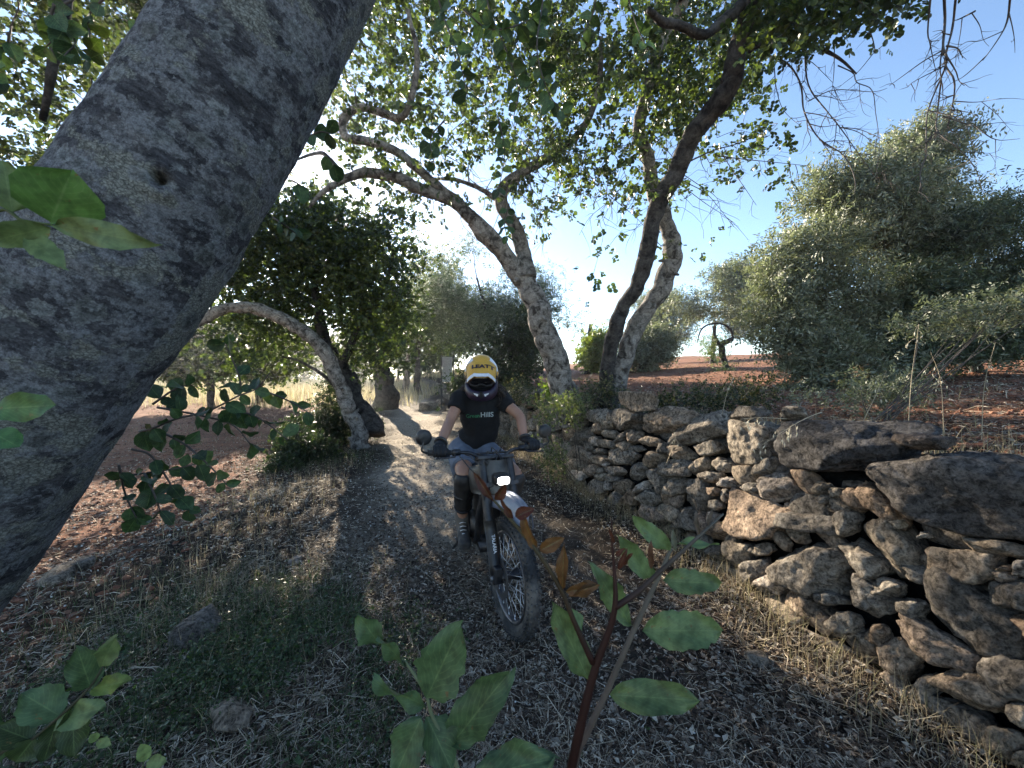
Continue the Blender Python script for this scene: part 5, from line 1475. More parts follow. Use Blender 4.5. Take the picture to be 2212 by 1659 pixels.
# limb overhead from which these twigs hang
limb(treeA, 'branch', [W(700, -190, .95), W(800, -300, 1.2), W(980, -260, 1.6), W(1200, -200, 1.9), W(1420, -180, 2.1)], [.07, .06, .05, .035, .02], M['bark'], 12, 6)
limb(treeA, 'branch', [W(150, -60, 1.6), W(130, 60, 1.5), W(110, 150, 1.5), W(90, 260, 1.55)], [.022, .018, .016, .010], M['dark_backlit'], 10, 6)

# ------------------------------------------------------------------ motorbike
P_ = dict(
    black=pbr('black_plastic', (0.012, 0.012, 0.014), 0.45, var=.5, scale=25, dirt=(0.11, 0.09, 0.07)),
    metal=pbr('dark_metal', (0.035, 0.035, 0.04), 0.45, 0.6, var=.3, dirt=(0.14, 0.12, 0.10)),
    alu=pbr('brushed_alloy', (0.16, 0.16, 0.17), 0.4, 0.8, var=.2, dirt=(0.2, 0.17, 0.14)),
    spoke=pbr('spoke_steel', (0.75, 0.75, 0.76), 0.3, 0.6, var=.1, bstr=0),
    rubber=pbr('dusty_rubber', (0.028, 0.027, 0.027), 0.9, var=.4, scale=20, dirt=(0.22, 0.19, 0.16)),
    grey=pbr('grey_plastic', (0.20, 0.22, 0.27), 0.35, var=.3, scale=12, dirt=(0.10, 0.09, 0.08)),
    camo=pbr('mottled_plastic', (0.075, 0.07, 0.062), 0.5, var=.9, scale=14, dirt=(0.012, 0.012, 0.012)),
    white=pbr('white_print', (0.78, 0.78, 0.78), 0.5, var=.05, bstr=0),
)
F0 = Vector((0.0, 2.13, 0)); F0.z = gz(F0.x, F0.y) + .0
bike = thing('motorbike', 'black electric dirt bike with lit headlight ridden toward the viewer on the track', 'motorbike', F0,
             rot=(Matrix.Rotation(math.atan2(-.966, .259), 3, 'Z') @ Matrix.Rotation(R(3), 3, 'X')).to_euler())
RW = .325
def text_mesh(body, size, bold=0.0):
    cu = bpy.data.curves.new('lettering', 'FONT'); cu.body = body; cu.size = size; cu.extrude = 0; cu.offset = bold
    cu.align_x = 'CENTER'; cu.align_y = 'CENTER'; cu.resolution_u = 3
    o = bpy.data.objects.new('lettering', cu); COL.objects.link(o)
    dg = bpy.context.evaluated_depsgraph_get()
    me = bpy.data.meshes.new_from_object(o.evaluated_get(dg))
    bpy.data.objects.remove(o); bpy.data.curves.remove(cu)
    bm = bmesh.new(); bm.from_mesh(me)
    bmesh.ops.triangulate(bm, faces=bm.faces)
    bmesh.ops.subdivide_edges(bm, edges=[e for e in bm.edges if e.calc_length() > size * .25], cuts=1)
    bmesh.ops.triangulate(bm, faces=bm.faces)
    bm.to_mesh(me); bm.free(); me.name = 'lettering'
    return me

def wheel(parent, cx, tyre_w, seed, knob=True):
    hub = MB(); add_tube(hub, [(0, -.075, 0), (0, -.05, 0), (0, 0, 0), (0, .05, 0), (0, .075, 0)], [.02, .034, .022, .034, .02], sides=16, sub=3)
    h = hub.build('wheel', P_['metal'], parent, loc=(cx, 0, RW))
    def ring(rad, prof, n=72):
        a = np.linspace(0, 2 * math.pi, n, endpoint=False); prof = np.array(prof); k = len(prof)
        V = np.stack([np.cos(a)[:, None] * (rad + prof[None, :, 0]), np.broadcast_to(prof[None, :, 1], (n, k)), np.sin(a)[:, None] * (rad + prof[None, :, 0])], -1).reshape(-1, 3)
        i = np.arange(n)[:, None]; j = np.arange(k)[None, :]
        F = np.stack([i * k + j, ((i + 1) % n) * k + j, ((i + 1) % n) * k + (j + 1) % k, i * k + (j + 1) % k], -1).reshape(-1, 4)
        return V, F
    t = MB()
    w = tyre_w / 2
    V, F = ring(.238, [(0, -w * .55), (.03, -w * .95), (.055, -w * .9), (.072, -w * .5), (.077, 0), (.072, w * .5), (.055, w * .9), (.03, w * .95), (0, w * .55), (-.004, 0)])
    t.add(V, F)
    nk = 58
    for k in range(nk):
        a0 = 2 * math.pi * k / nk
        for row, (yy_, rr_, an, sx, sy) in enumerate([(0, .313, 0, .017, w * .42), (w * .62, .308, .5, .016, w * .34), (-w * .62, .308, -.5, .016, w * .34), (w * .98, .292, 1.1, .014, w * .2), (-w * .98, .292, -1.1, .014, w * .2)]):
            if row == 0 and k % 2: continue
            a1 = a0 + (.5 * 2 * math.pi / nk if row >= 3 else 0)
            er = np.array([math.cos(a1), 0, math.sin(a1)]); et = np.array([-math.sin(a1), 0, math.cos(a1)]); ey = np.array([0, 1.0, 0])
            er2 = er * math.cos(an) + ey * math.sin(an); ey2 = -er * math.sin(an) + ey * math.cos(an)
            add_box(t, er * rr_ + ey * yy_, (sx, sy, .014 * 1.3), rot=np.stack([et, ey2, er2], -1), taper=.8)
    t.build('tyre', P_['rubber'], h, smooth=False)
    r = MB(); V, F = ring(.226, [(0, -.024), (.012, -.026), (.014, -.02), (.004, -.012), (.002, .012), (.014, .02), (.012, .026), (0, .024), (-.006, .01), (-.006, -.01)]); r.add(V, F)
    r.build('rim', pbr('rim_alloy', (.10, .10, .11), .4, .7, dirt=(.25, .22, .19)), h)
    s = MB()
    for k in range(32):
        a0 = 2 * math.pi * k / 32; sd = 1 if k % 2 else -1
        a1 = a0 + (.42 if (k // 2) % 2 else -.42)
        add_tube(s, [(math.cos(a1) * .034, sd * .042, math.sin(a1) * .034), (math.cos(a0) * .222, sd * .008, math.sin(a0) * .222)], [.0015, .0015], sides=5, sub=1)
        add_tube(s, [(math.cos(a0) * .208 + 0, sd * .010, math.sin(a0) * .208), (math.cos(a0) * .226, sd * .007, math.sin(a0) * .226)], [.0034, .0034], sides=6, sub=1)
    s.build('spokes', P_['spoke'], h)
    d = MB(); V, F = ring(.092, [(-.012, -.0018), (.018, -.0018), (.018, .0018), (-.012, .0018)], 60); d.add(V + np.array([0, -.062, 0]), F)
    for k in range(6):
        a0 = 2 * math.pi * k / 6
        add_box(d, (math.cos(a0) * .055, -.062, math.sin(a0) * .055), (.055, .003, .012), rot=np.array(Matrix.Rotation(-a0, 3, 'Y')))
    d.build('brake_disc', P_['alu'], h, smooth=False)
    return h
wheel(bike, 0, .066, 1)
wheel(bike, -1.25, .085, 2)
AX = Vector((0, 0, RW)); HD = Vector((-.40, 0, .917)); HD.normalize()
def fk(s, y, off=0): p = AX + HD * s; return Vector((p.x + off, y, p.z))
for sy in (-1, 1):
    y = .088 * sy
    mb = MB(); add_tube(mb, [fk(-.03, y, .0), fk(.05, y), fk(.28, y)], [.022, .020, .019], sides=16, sub=2)
    leg = mb.build('fork_leg', P_['metal'], bike)
    mb = MB(); add_tube(mb, [fk(.24, y), fk(.26, y), fk(.5, y), fk(.66, y)], [.026, .028, .028, .026], sides=16, sub=3); mb.build('fork_tube', P_['black'], leg)
    # plastic guard in front of the slider
    g_ = MB()
    ex = np.array([HD.z, 0, -HD.x]); ez = np.array(HD)
    n = 9; ang = np.linspace(-1.2, 1.2, n); ss = np.linspace(.02, .30, 6)
    for rr in (.036, .032):
        pass
    V = []
    for rr in (.037, .033):
        for s_ in ss:
            for a in ang: V.append(np.array(fk(s_, y)) + ex * (rr * math.cos(a)) + np.array([0, 1, 0]) * rr * 1.05 * math.sin(a))
    V = np.array(V); F = []
    m = len(ss)
    for q in range(2):
        for i in range(m - 1):
            for j in range(n - 1):
                b = q * m * n + i * n + j; f = [b, b + 1, b + n + 1, b + n]; F.append(f if q else f[::-1])
    for i in range(m - 1):
        for j in (0, n - 1):
            b = i * n + j; F.append([b, b + n, b + n + m * n, b + m * n])
    for j in range(n - 1):
        for i in (0, m - 1):
            b = i * n + j; F.append([b, b + 1, b + 1 + m * n, b + m * n])
    g_.add(V, F); go = g_.build('fork_guard', P_['black'], leg)
    me = text_mesh('TALARIA', .026, .0007)
    # letters run down the guard
    c = np.array(fk(.175, y)); tv = []
    for v in me.vertices:
        u_, w2 = v.co.x * 0.95, v.co.y
        a = w2 / .0385
        p = c - ez * u_ + ex * (.0388 * math.cos(a)) + np.array([0, 1, 0]) * (.0388 * 1.05) * math.sin(a)
        tv.append(p)
    for v, p in zip(me.vertices, tv): v.co = p
    link('lettering', me, P_['white'], go)
mb = MB(); add_box(mb, fk(.50, 0), (.055, .25, .03), rot=np.array(Matrix.Rotation(-.41, 3, 'Y'))); add_box(mb, fk(.665, 0), (.055, .24, .025), rot=np.array(Matrix.Rotation(-.41, 3, 'Y')))
bevel(mb.build('fork_clamp', P_['metal'], bike, smooth=False), .006)
mb = MB(); add_box(mb, (.02, -.088, RW + .03), (.05, .045, .09)); bevel(mb.build('brake_caliper', P_['metal'], bike, smooth=False), .008)
mb = MB(); add_tube(mb, [(0, -.12, RW), (0, .12, RW)], [.012, .012], sides=12, sub=1); mb.build('axle', P_['alu'], bike)
# front mudguard: long curved shell with a raised ridge
def shell(fn, nu, nv, th):
    U, Vv = np.meshgrid(np.linspace(0, 1, nu), np.linspace(-1, 1, nv), indexing='ij')
    A = fn(U, Vv); B = A - np.array([0, 0, th])
    V = np.concatenate([A.reshape(-1, 3), B.reshape(-1, 3)]); k = nu * nv; F = []
    for i in range(nu - 1):
        for j in range(nv - 1):
            b = i * nv + j; F.append([b, b + nv, b + nv + 1, b + 1]); F.append([k + b, k + b + 1, k + b + nv + 1, k + b + nv])
    for i in range(nu - 1):
        for j in (0, nv - 1): b = i * nv + j; F.append([b, b + nv, k + b + nv, k + b])
    for j in range(nv - 1):
        for i in (0, nu - 1): b = i * nv + j; F.append([b, b + 1, k + b + 1, k + b])
    return V, F
def fender(U, V):
    x = -.26 + .50 * U
    hw = .075 * (1 - .25 * U ** 3) * np.sqrt(np.clip(1.0 - np.clip((U - .82) / .18, 0, 1) ** 2 * .9, 0, 1)) * (0.75 + .35 * np.sin(np.pi * np.clip(U * 1.3, 0, 1)) * .6)
    y = hw * V
    z = .70 + .075 * np.sin(U * 2.35 + .2) - .055 * V ** 4 - .02 * np.abs(V) ** 2 + .012 * np.exp(-(np.abs(np.abs(V) - .35) / .12) ** 2)
    return np.stack([x, y, z], -1)
V, F = shell(fender, 26, 17, .003); mb = MB(); mb.add(V, F); fo = mb.build('front_mudguard', P_['grey'], bike)
def fender2(U, V):
    x = -1.0 - .62 * U; hw = .085 * (1 - .3 * U ** 3)
    return np.stack([x, hw * V, .80 + .13 * U - .05 * V ** 4 - .03 * V ** 2], -1)
V, F = shell(fender2, 14, 9, .003); mb = MB(); mb.add(V, F); mb.build('rear_mudguard', P_['grey'], bike)
# headlight in its mask
mb = MB()
def mask(U, V):
    z = .74 + .19 * U; hw = .098 + .025 * np.sin(U * np.pi) - .02 * U
    return np.stack([-.150 - .05 * U - .07 * np.abs(V) ** 2.2, hw * V, z], -1)
V, F = shell(mask, 12, 13, .006); mb.add(V, F); mo = mb.build('headlight_mask', P_['camo'], bike)
hl = MB(); U_, F_ = ICO[4]
se = np.sign(U_) * np.abs(U_) ** np.array([.55, .55, .55]); hl.add(se * np.array([.045, .052, .037]) + np.array([-.205, 0, .825]), F_)
ho = hl.build('headlight', P_['black'], bike, loc=(.040, 0, 0))
m, nt, b, out = mat_base('lit_lens'); em = nd(nt, 'Emission'); em.inputs[0].default_value = (1, .97, .92, 1); em.inputs[1].default_value = 9; nt.links.new(em.outputs[0], out.inputs[0])
lz = MB(); lz.add(se * np.array([.012, .035, .021]) + np.array([-.163, 0, .825]), F_); lz.build('lens', m, ho)
bz = MB()
a = np.linspace(0, 2 * math.pi, 41)
add_tube(bz, [(-.158, .042 * np.sign(math.cos(q)) * abs(math.cos(q)) ** .6, .825 + .028 * np.sign(math.sin(q)) * abs(math.sin(q)) ** .6) for q in a], [.0045] * 41, sides=8, sub=1)
bz.build('bezel', P_['metal'], ho)
# frame, body, battery, motor
mb = MB()
for sy in (-1, 1):
    add_tube(mb, [(-.30, .03 * sy, .84), (-.42, .085 * sy, .76), (-.70, .10 * sy, .62), (-.92, .09 * sy, .48), (-.95, .08 * sy, .33)], [.024, .026, .026, .024, .022], sides=12, sub=5)
    add_tube(mb, [(-.31, .03 * sy, .76), (-.42, .08 * sy, .55), (-.50, .09 * sy, .36), (-.65, .09 * sy, .27), (-.92, .08 * sy, .28)], [.022] * 5, sides=12, sub=5)
    add_tube(mb, [(-.60, .08 * sy, .66), (-.85, .07 * sy, .76), (-1.25, .06 * sy, .84)], [.016] * 3, sides=10, sub=5)
add_tube(mb, [(-.255, 0, .74), (-.325, 0, .92)], [.034, .034], sides=18, sub=1)
mb.build('frame', P_['metal'], bike)
mb = MB(); add_box(mb, (-.60, 0, .56), (.30, .15, .33), rot=np.array(Matrix.Rotation(.25, 3, 'Y')), taper=.92); bevel(mb.build('battery', P_['black'], bike, smooth=False), .015, 3)
mb = MB(); add_tube(mb, [(-.74, -.11, .36), (-.74, -.09, .36), (-.74, .09, .36), (-.74, .11, .36)], [.07, .10, .10, .07], sides=24, sub=2); add_box(mb, (-.62, 0, .29), (.34, .17, .05)); mb.build('motor', P_['metal'], bike)
mb = MB()
for sy in (-1, 1): add_tube(mb, [(-.88, .09 * sy, .40), (-1.05, .105 * sy, .38), (-1.27, .105 * sy, RW)], [.03, .024, .02], sides=10, sub=4)
mb.build('swingarm', P_['metal'], bike)
def side_panel(sy):
    def f(U, V):
        x = -.28 - .42 * U; zc = .80 - .10 * U; hh = .10 - .02 * U
        return np.stack([x, sy * (.075 + .055 * np.sin(U * 2.6)) - sy * .02 * V ** 2, zc + hh * V], -1)
    U, Vv = np.meshgrid(np.linspace(0, 1, 12), np.linspace(-1, 1, 7), indexing='ij')
    A = f(U, Vv).reshape(-1, 3); B = A - np.array([0, sy * .004, 0]); F = []; k = 84
    for i in range(11):
        for j in range(6):
            b = i * 7 + j; F.append([b, b + 7, b + 8, b + 1]); F.append([k + b, k + b + 1, k + b + 8, k + b + 7])
    for i in range(11):
        for j in (0, 6): b = i * 7 + j; F.append([b, b + 7, k + b + 7, k + b])
    mb = MB(); mb.add(np.vstack([A, B]), F); return mb.build('side_panel', P_['camo'], bike)
side_panel(1); side_panel(-1)
mb = MB(); add_tube(mb, [(-.42, 0, .80), (-.60, 0, .80), (-.85, 0, .81), (-1.15, 0, .85), (-1.35, 0, .88)], [.05, .085, .10, .10, .06], ell=[.03, .04, .045, .04, .02], up=[0, 1, 0], sides=20, sub=5)
mb.build('seat', P_['black'], bike)
# bars
mb = MB(); add_tube(mb, [(-.385, .385, .965), (-.36, .24, .962), (-.335, .14, .958), (-.315, .06, .915), (-.31, 0, .912), (-.315, -.06, .915), (-.335, -.14, .958), (-.36, -.24, .962), (-.385, -.385, .965)], [.0115] * 9, sides=12, sub=5)
add_tube(mb, [(-.335, .13, .95), (-.33, -.13, .95)], [.007, .007], sides=8, sub=1)
hb = mb.build('handlebar', P_['metal'], bike)
for sy in (-1, 1):
    mb = MB(); add_tube(mb, [(-.365, .255 * sy, .963), (-.388, .392 * sy, .966)], [.017, .018], sides=14, sub=3); mb.build('grip', P_['rubber'], hb)
    mb = MB(); add_tube(mb, [(-.345, .235 * sy, .955), (-.295, .255 * sy, .95), (-.30, .36 * sy, .945)], [.007, .006, .005], sides=8, sub=5); add_box(mb, (-.35, .225 * sy, .965), (.03, .05, .035)); mb.build('lever', P_['metal'], hb)
    # round mirror: back shell towards the viewer, on a short stalk
    cx, cy, cz = (-.385, .415 * sy, 1.062)
    mb = MB(); add_tube(mb, [(cx + .018, cy, cz), (cx + .012, cy, cz), (cx - .006, cy, cz), (cx - .010, cy, cz)], [.022, .041, .049, .047], sides=28, sub=3)
    mr = mb.build('mirror', P_['black'], hb)
    mb = MB(); add_tube(mb, [(-.388, .395 * sy, .965), (-.37, .43 * sy, .985), (-.37, .425 * sy, 1.02), (cx, cy, cz)], [.008, .006, .006, .008], sides=8, sub=5); mb.build('stalk', P_['metal'], mr)
    mb = MB(); add_tube(mb, [(cx - .0095, cy, cz), (cx - .0115, cy, cz)], [.043, .043], sides=28, sub=1); mb.build('glass', pbr('mirror_glass', (.8, .8, .8), .03, 1.0, var=0, bstr=0), mr)
mb = MB()
rng = np.random.RandomState(3)
for k in range(7):
    y0 = rng.uniform(-.22, .22); y1 = rng.uniform(-.06, .06)
    add_tube(mb, [(-.345, y0, .955), (-.29, y0 * .8, .965 + rng.uniform(-.02, .03)), (-.22, y0 * .5 + y1, .93), (-.225, y1, .87), (-.27, y1 * .8, .80)], [.0036] * 5, sides=7, sub=6)
add_tube(mb, [(-.33, -.2, .95), (-.2, -.18, .93), (-.13, -.10, .80), (-.15, -.10, .60), (-.06, -.095, .45)], [.0035] * 5, sides=7, sub=6)
mb.build('cables', P_['black'], bike)
for sy in (-1, 1):
    mb = MB(); add_box(mb, (-.66, .17 * sy, .285), (.055, .10, .014)); add_tube(mb, [(-.70, .09 * sy, .30), (-.66, .14 * sy, .285)], [.012, .01], sides=8, sub=1); mb.build('footpeg', P_['metal'], bike, smooth=False)
mb = MB(); add_tube(mb, [(-.80, -.10, .30), (-.86, -.17, .20), (-.95, -.22, .10)], [.011] * 3, sides=8, sub=3); mb.build('kickstand', P_['metal'], bike)

STEER = None
piv = Vector((-.30, 0, .84))
STEER = Matrix.Translation(piv) @ Matrix.Rotation(R(9), 4, HD) @ Matrix.Translation(-piv)
first_wheel = True
for ch in bike.children:
    st_ = ch.name.split('.')[0]
    if st_ in ('fork_leg', 'fork_clamp', 'brake_caliper', 'axle', 'front_mudguard', 'headlight_mask', 'headlight', 'handlebar') or (st_ == 'wheel' and ch.location.x > -.5):
        ch.matrix_basis = STEER @ Matrix.Translation(ch.location)
# ------------------------------------------------------------------ rider
def fused(name, tubes, voxel, mat, parent=None, smooth=6, origin=None, extra=None, **k):
    mb = MB()
    for t in tubes:
        pts, r = t[0], t[1]
        kw = t[2] if len(t) > 2 else {}
        add_tube(mb, pts, r, sides=kw.pop('sides', 16), sub=kw.pop('sub', 5), **kw)
    for e in (extra or []): mb.add(*e)
    o = mb.build('tmp', mat)
    m = o.modifiers.new('r', 'REMESH'); m.mode = 'VOXEL'; m.voxel_size = voxel; m.use_smooth_shade = True
    s = o.modifiers.new('s', 'SMOOTH'); s.iterations = smooth; s.factor = .5
    dg = bpy.context.evaluated_depsgraph_get()
    me = bpy.data.meshes.new_from_object(o.evaluated_get(dg))
    bpy.data.objects.remove(o)
    me.name = name
    if origin is not None: me.transform(Matrix.Translation(-Vector(origin)))
    return link(name, me, mat, parent, **k)

def blobE(c, r):
    V, F = ICO[4]; return (V * np.array(r) + np.array(c), F)
skin = pbr('tanned_skin', (0.36, 0.19, 0.125), .5, var=.15, scale=14, bstr=.1)
shirt_m = pbr('black_cotton', (0.0045, 0.0045, 0.006), .9, var=.3, scale=18, bstr=.3, bdist=.004)
short_m = pbr('grey_cotton', (0.12, 0.14, 0.18), .9, var=.25, scale=14, bstr=.4, bdist=.004)
glove_m = pbr('black_glove', (0.008, 0.008, 0.010), .7, var=.4, scale=30)
guard_m = pbr('scuffed_guard', (0.012, 0.0115, 0.012), .55, var=.5, scale=14, dirt=(0.10, .085, .07))
boot_m = pbr('dusty_boot', (0.04, 0.037, 0.035), .8, var=.5, scale=12, dirt=(.25, .21, .17))
hair_m = pbr('dark_hair', (0.030, 0.018, 0.012), .6, var=.3, scale=60)
LAT = Vector((.966, .259, 0))
bikeM = Matrix.Translation(bike.location) @ bike.rotation_euler.to_matrix().to_4x4()
def BL(x, y, z): return bikeM @ Vector((x, y, z))
def BS(x, y, z): return bikeM @ (STEER @ Vector((x, y, z)))
pel = BL(-.93, -.03, .87)
waist = W(1037, 935, 2.98); chest = W(1037, 885, 2.90); neckb = W(1039, 850, 2.86); head = W(1040, 812, 2.80)
sh = {-1: W(994, 862, 2.83), 1: W(1081, 862, 2.90)}
grip = {s: BS(-.378, .322 * s, .968) for s in (-1, 1)}
wr = {-1: grip[-1] + Vector((-.012, .085, .035)), 1: grip[1] + Vector((-.055, .075, .035))}
el = {-1: W(973, 908, 2.72), 1: W(1122, 899, 2.80)}
knee = {-1: W(1003, 1026, 2.63), 1: W(1112, 1026, 2.74)}
peg = {s: BL(-.66, .175 * s, .30) for s in (-1, 1)}
ank = {-1: peg[-1] + Vector((-.01, .075, .095)), 1: peg[1] + Vector((0.0, .075, .095))}
hip = {s: pel + LAT * .085 * s + Vector((0, 0, -.01)) for s in (-1, 1)}
toe = {s: peg[s] + Vector((.035 * 1, -.125, .0)) for s in (-1, 1)}
body_t = [([pel, waist, chest, neckb], [.125, .11, .13, .075], dict(ell=[.10, .08, .09, .06], up=LAT)), ([neckb + Vector((0, 0, -.03)), neckb + Vector((0, -.01, .05)), head], [.055, .048, .05])]
for s in (-1, 1):
    body_t += [([chest + LAT * s * .07 + Vector((0, 0, .03)), sh[s], (sh[s] * .55 + el[s] * .45), el[s], el[s] * .5 + wr[s] * .5, wr[s], grip[s] + Vector((0, 0, .01))], [.06, .05, .044, .038, .036, .026, .03]),
               ([pel, hip[s], (hip[s] + knee[s]) / 2, knee[s], knee[s] * .6 + ank[s] * .4, ank[s], ank[s] + Vector((0, -.02, -.05))], [.09, .088, .074, .056, .052, .036, .035]),
               ([ank[s] + Vector((0, .03, -.06)), toe[s]], [.034, .03])]
EXH = [blobE(head + Vector((0, 0, .0)), (.075, .095, .11)), blobE(head + Vector((0, -.095, -.01)), (.014, .02, .022))]
person = fused('person', body_t, .009, skin, None, 5, extra=EXH, label='rider in yellow and white full-face helmet, black t-shirt and grey shorts, gripping the handlebar', cat='person')
PO = (0, 0, 0)
st = [([pel + Vector((0, -.005, .05)), waist, chest, chest * .4 + neckb * .6, neckb + Vector((0, 0, .005))], [.150, .138, .152, .125, .062], dict(ell=[.115, .105, .112, .09, .06], up=LAT, sides=28))]
for s in (-1, 1):
    st.append(([chest + LAT * s * .06 + Vector((0, 0, .035)), sh[s] + Vector((0, 0, .0)), sh[s] * .72 + el[s] * .28, sh[s] * .50 + el[s] * .50], [.075, .070, .064, .062]))
shirt = fused('t_shirt', st, .008, shirt_m, person, 4)
# soft folds
tex = bpy.data.textures.new('folds', 'CLOUDS'); tex.noise_scale = .07
for o_, s_ in ((shirt, .012),):
    d = o_.modifiers.new('folds', 'DISPLACE'); d.texture = tex; d.strength = s_ * 1.8; d.texture_coords = 'GLOBAL'
sht = [([pel + Vector((0, .0, .07)), pel + Vector((0, 0, -.02))], [.150, .150], dict(ell=[.11, .12], up=LAT, sides=28))]
for s in (-1, 1):
    sht.append(([pel + LAT * .05 * s, hip[s] + Vector((0, -.02, 0)), hip[s] * .45 + knee[s] * .55, hip[s] * .22 + knee[s] * .78], [.10, .105, .094, .090]))
shorts = fused('shorts', sht, .008, short_m, person, 4)
d = shorts.modifiers.new('folds', 'DISPLACE'); d.texture = tex; d.strength = .014; d.texture_coords = 'GLOBAL'
for s in (-1, 1):
    k_, a_ = knee[s], ank[s]
    fwd = Vector((.26, -.965, 0))
    fused('knee_guard', [([k_ * 1.0 + Vector((0, 0, .01)) + fwd * .012, k_ * .93 + a_ * .07 + fwd * .02, k_ * .75 + a_ * .25 + fwd * .008, k_ * .5 + a_ * .5, k_ * .24 + a_ * .76], [.058, .074, .070, .066, .052]),
                         ([k_ * .95 + a_ * .05 + fwd * .05, k_ * .7 + a_ * .3 + fwd * .055, k_ * .35 + a_ * .65 + fwd * .045], [.03, .036, .028])], .006, guard_m, person, 2)
    mb = MB()
    for f_ in (.06, .38, .68):
        c = k_ * (1 - f_) + a_ * f_; rr = .073 - .02 * f_
        ax = (a_ - k_).normalized(); e1 = ax.cross(Vector((0, 1, 0))).normalized(); e2 = ax.cross(e1)
        add_tube(mb, [c + fwd * .01 + e1 * rr * math.cos(q) + e2 * rr * math.sin(q) for q in np.linspace(0, 2 * math.pi, 25)], [.006] * 25, sides=6, sub=1)
    mb.build('strap', P_['black'], person)
    b0_ = ank[s]
    fused('boot', [([b0_ + Vector((0, 0, .08)), b0_, b0_ + Vector((0, .01, -.06))], [.052, .05, .045]), ([b0_ + Vector((0, .025, -.065)), (b0_ + toe[s]) / 2 + Vector((0, 0, -.025)), toe[s] + Vector((0, 0, .005)), toe[s] + Vector((.006, -.03, 0))], [.040, .043, .044, .03], dict(ell=[.034, .038, .034, .024], up=LAT))], .006, boot_m, person, 2)
    mb = MB(); add_tube(mb, [b0_ + Vector((0, .05, -.10)), (b0_ + toe[s]) / 2 + Vector((0, 0, -.066)), toe[s] + Vector((0, -.02, -.032))], [.036, .042, .040], ell=[.01] * 3, up=LAT, sides=16, sub=4); mb.build('sole', P_['rubber'], person)
    mb = MB()
    for q in range(4):
        p = b0_ + (toe[s] - b0_) * (.25 + .13 * q) + Vector((0, -.006, .022 - q * .004))
        add_tube(mb, [p - LAT * .022, p + Vector((0, -.012, .01)), p + LAT * .022], [.0025] * 3, sides=6, sub=3)
    mb.build('laces', P_['white'], person)
    # glove: palm with five fingers wrapped round the grip
    gA = (BS(-.388, .392 * s, .966) - BS(-.365, .255 * s, .963)).normalized()    # outwards along the grip
    G0 = grip[s]; w0 = wr[s]
    back = (w0 - G0).normalized(); upv = Vector((0, 0, 1)); fw = Vector((.26, -.965, 0))
    tb = [([w0 + (el[s] - w0) * .10, w0, G0 + back * .035 + upv * .018], [.033, .034, .036], dict(ell=[.028, .027, .024], up=gA)),
          ([G0 + back * .04 + upv * .012 - gA * .03, G0 + back * .035 + upv * .014, G0 + back * .04 + upv * .012 + gA * .03], [.02, .022, .019])]
    for q, (o_, ln) in enumerate([(-.033, 1.0), (-.012, 1.08), (.010, 1.02), (.031, .88)]):
        c = G0 + gA * o_
        tb.append(([c + back * .030 + upv * .020, c + upv * .034 * ln + fw * .012, c + fw * .034 * ln + upv * .012, c + fw * .032 * ln - upv * .014, c + fw * .008 - upv * .026 * ln], [.0115, .0108, .0105, .010, .009], dict(sides=12)))
    tb.append(([G0 + back * .035 - gA * .034, G0 - gA * .052 + back * .012 - upv * .006, G0 - gA * .050 - upv * .022 + fw * .010, G0 - gA * .040 - upv * .026 + fw * .026], [.014, .0125, .0115, .010], dict(sides=12)))
    fused('glove', tb, .0032, glove_m, person, 2)
    mb = MB(); c = w0 + (el[s] - w0) * .06; ax = (el[s] - w0).normalized(); e1 = ax.cross(Vector((0, 1, 0))).normalized(); e2 = ax.cross(e1)
    add_tube(mb, [c + e1 * .034 * math.cos(q) + e2 * .034 * math.sin(q) for q in np.linspace(0, 2 * math.pi, 25)], [.011] * 25, sides=8, sub=1); mb.build('cuff', P_['black'], person)
# shirt print
def project(me, place, bvh, d, lift=.002):
    for v in me.vertices:
        p = place(v.co.x, v.co.y)
        h = bvh.ray_cast(p - d * .5, d)
        v.co = (h[0] - d * lift) if h[0] is not None else p
dg = bpy.context.evaluated_depsgraph_get(); dg.update()
def bvh_of(o):
    e = o.evaluated_get(bpy.context.evaluated_depsgraph_get()); me = e.to_mesh()
    t = BVHTree.FromPolygons([o.matrix_world @ v.co for v in me.vertices], [p.vertices[:] for p in me.polygons]); e.to_mesh_clear(); return t
bv = bvh_of(shirt)
c = W(1042, 897, 2.78); dd = Vector((.05, 1, 0)).normalized(); xl_ = Vector((1, -.05, 0)).normalized()
me = text_mesh('HillS', .050, .0010); project(me, lambda a, b: c + xl_ * (a + .030) + Vector((0, 0, b)), bv, dd)
link('shirt_lettering', me, pbr('shirt_white', (.32, .35, .34), .8, var=.3, bstr=0), person)
me = text_mesh('Green', .040, .0004); project(me, lambda a, b: c + xl_ * (a - .072) + Vector((0, 0, b - .008 + .06 * a)), bv, dd)
link('shirt_lettering', me, pbr('shirt_green', (.03, .16, .07), .8, var=.5, bstr=0), person)
# hair: loose dark curls out of the back of the helmet
mb = MB(); rng = np.random.RandomState(9)
for k in range(150):
    s = rng.choice([-1, -1, 1]); a = head + Vector((s * rng.uniform(.07, .11), .03 + rng.uniform(-.03, .06), -.07 + rng.uniform(-.03, .03)))
    pts = [a]
    L = rng.uniform(.10, .20)
    for q in range(1, 6):
        t = q / 5
        pts.append(a + Vector((s * (.075 * math.sin(t * 2.4)) + rng.normal(0, .010), .03 * t + rng.normal(0, .010), -L * t + rng.normal(0, .008))))
    add_tube(mb, pts, [.0030, .0034, .0032, .003, .0022, .001], sides=5, sub=3)
mb.build('hair', hair_m, person, kind='stuff')
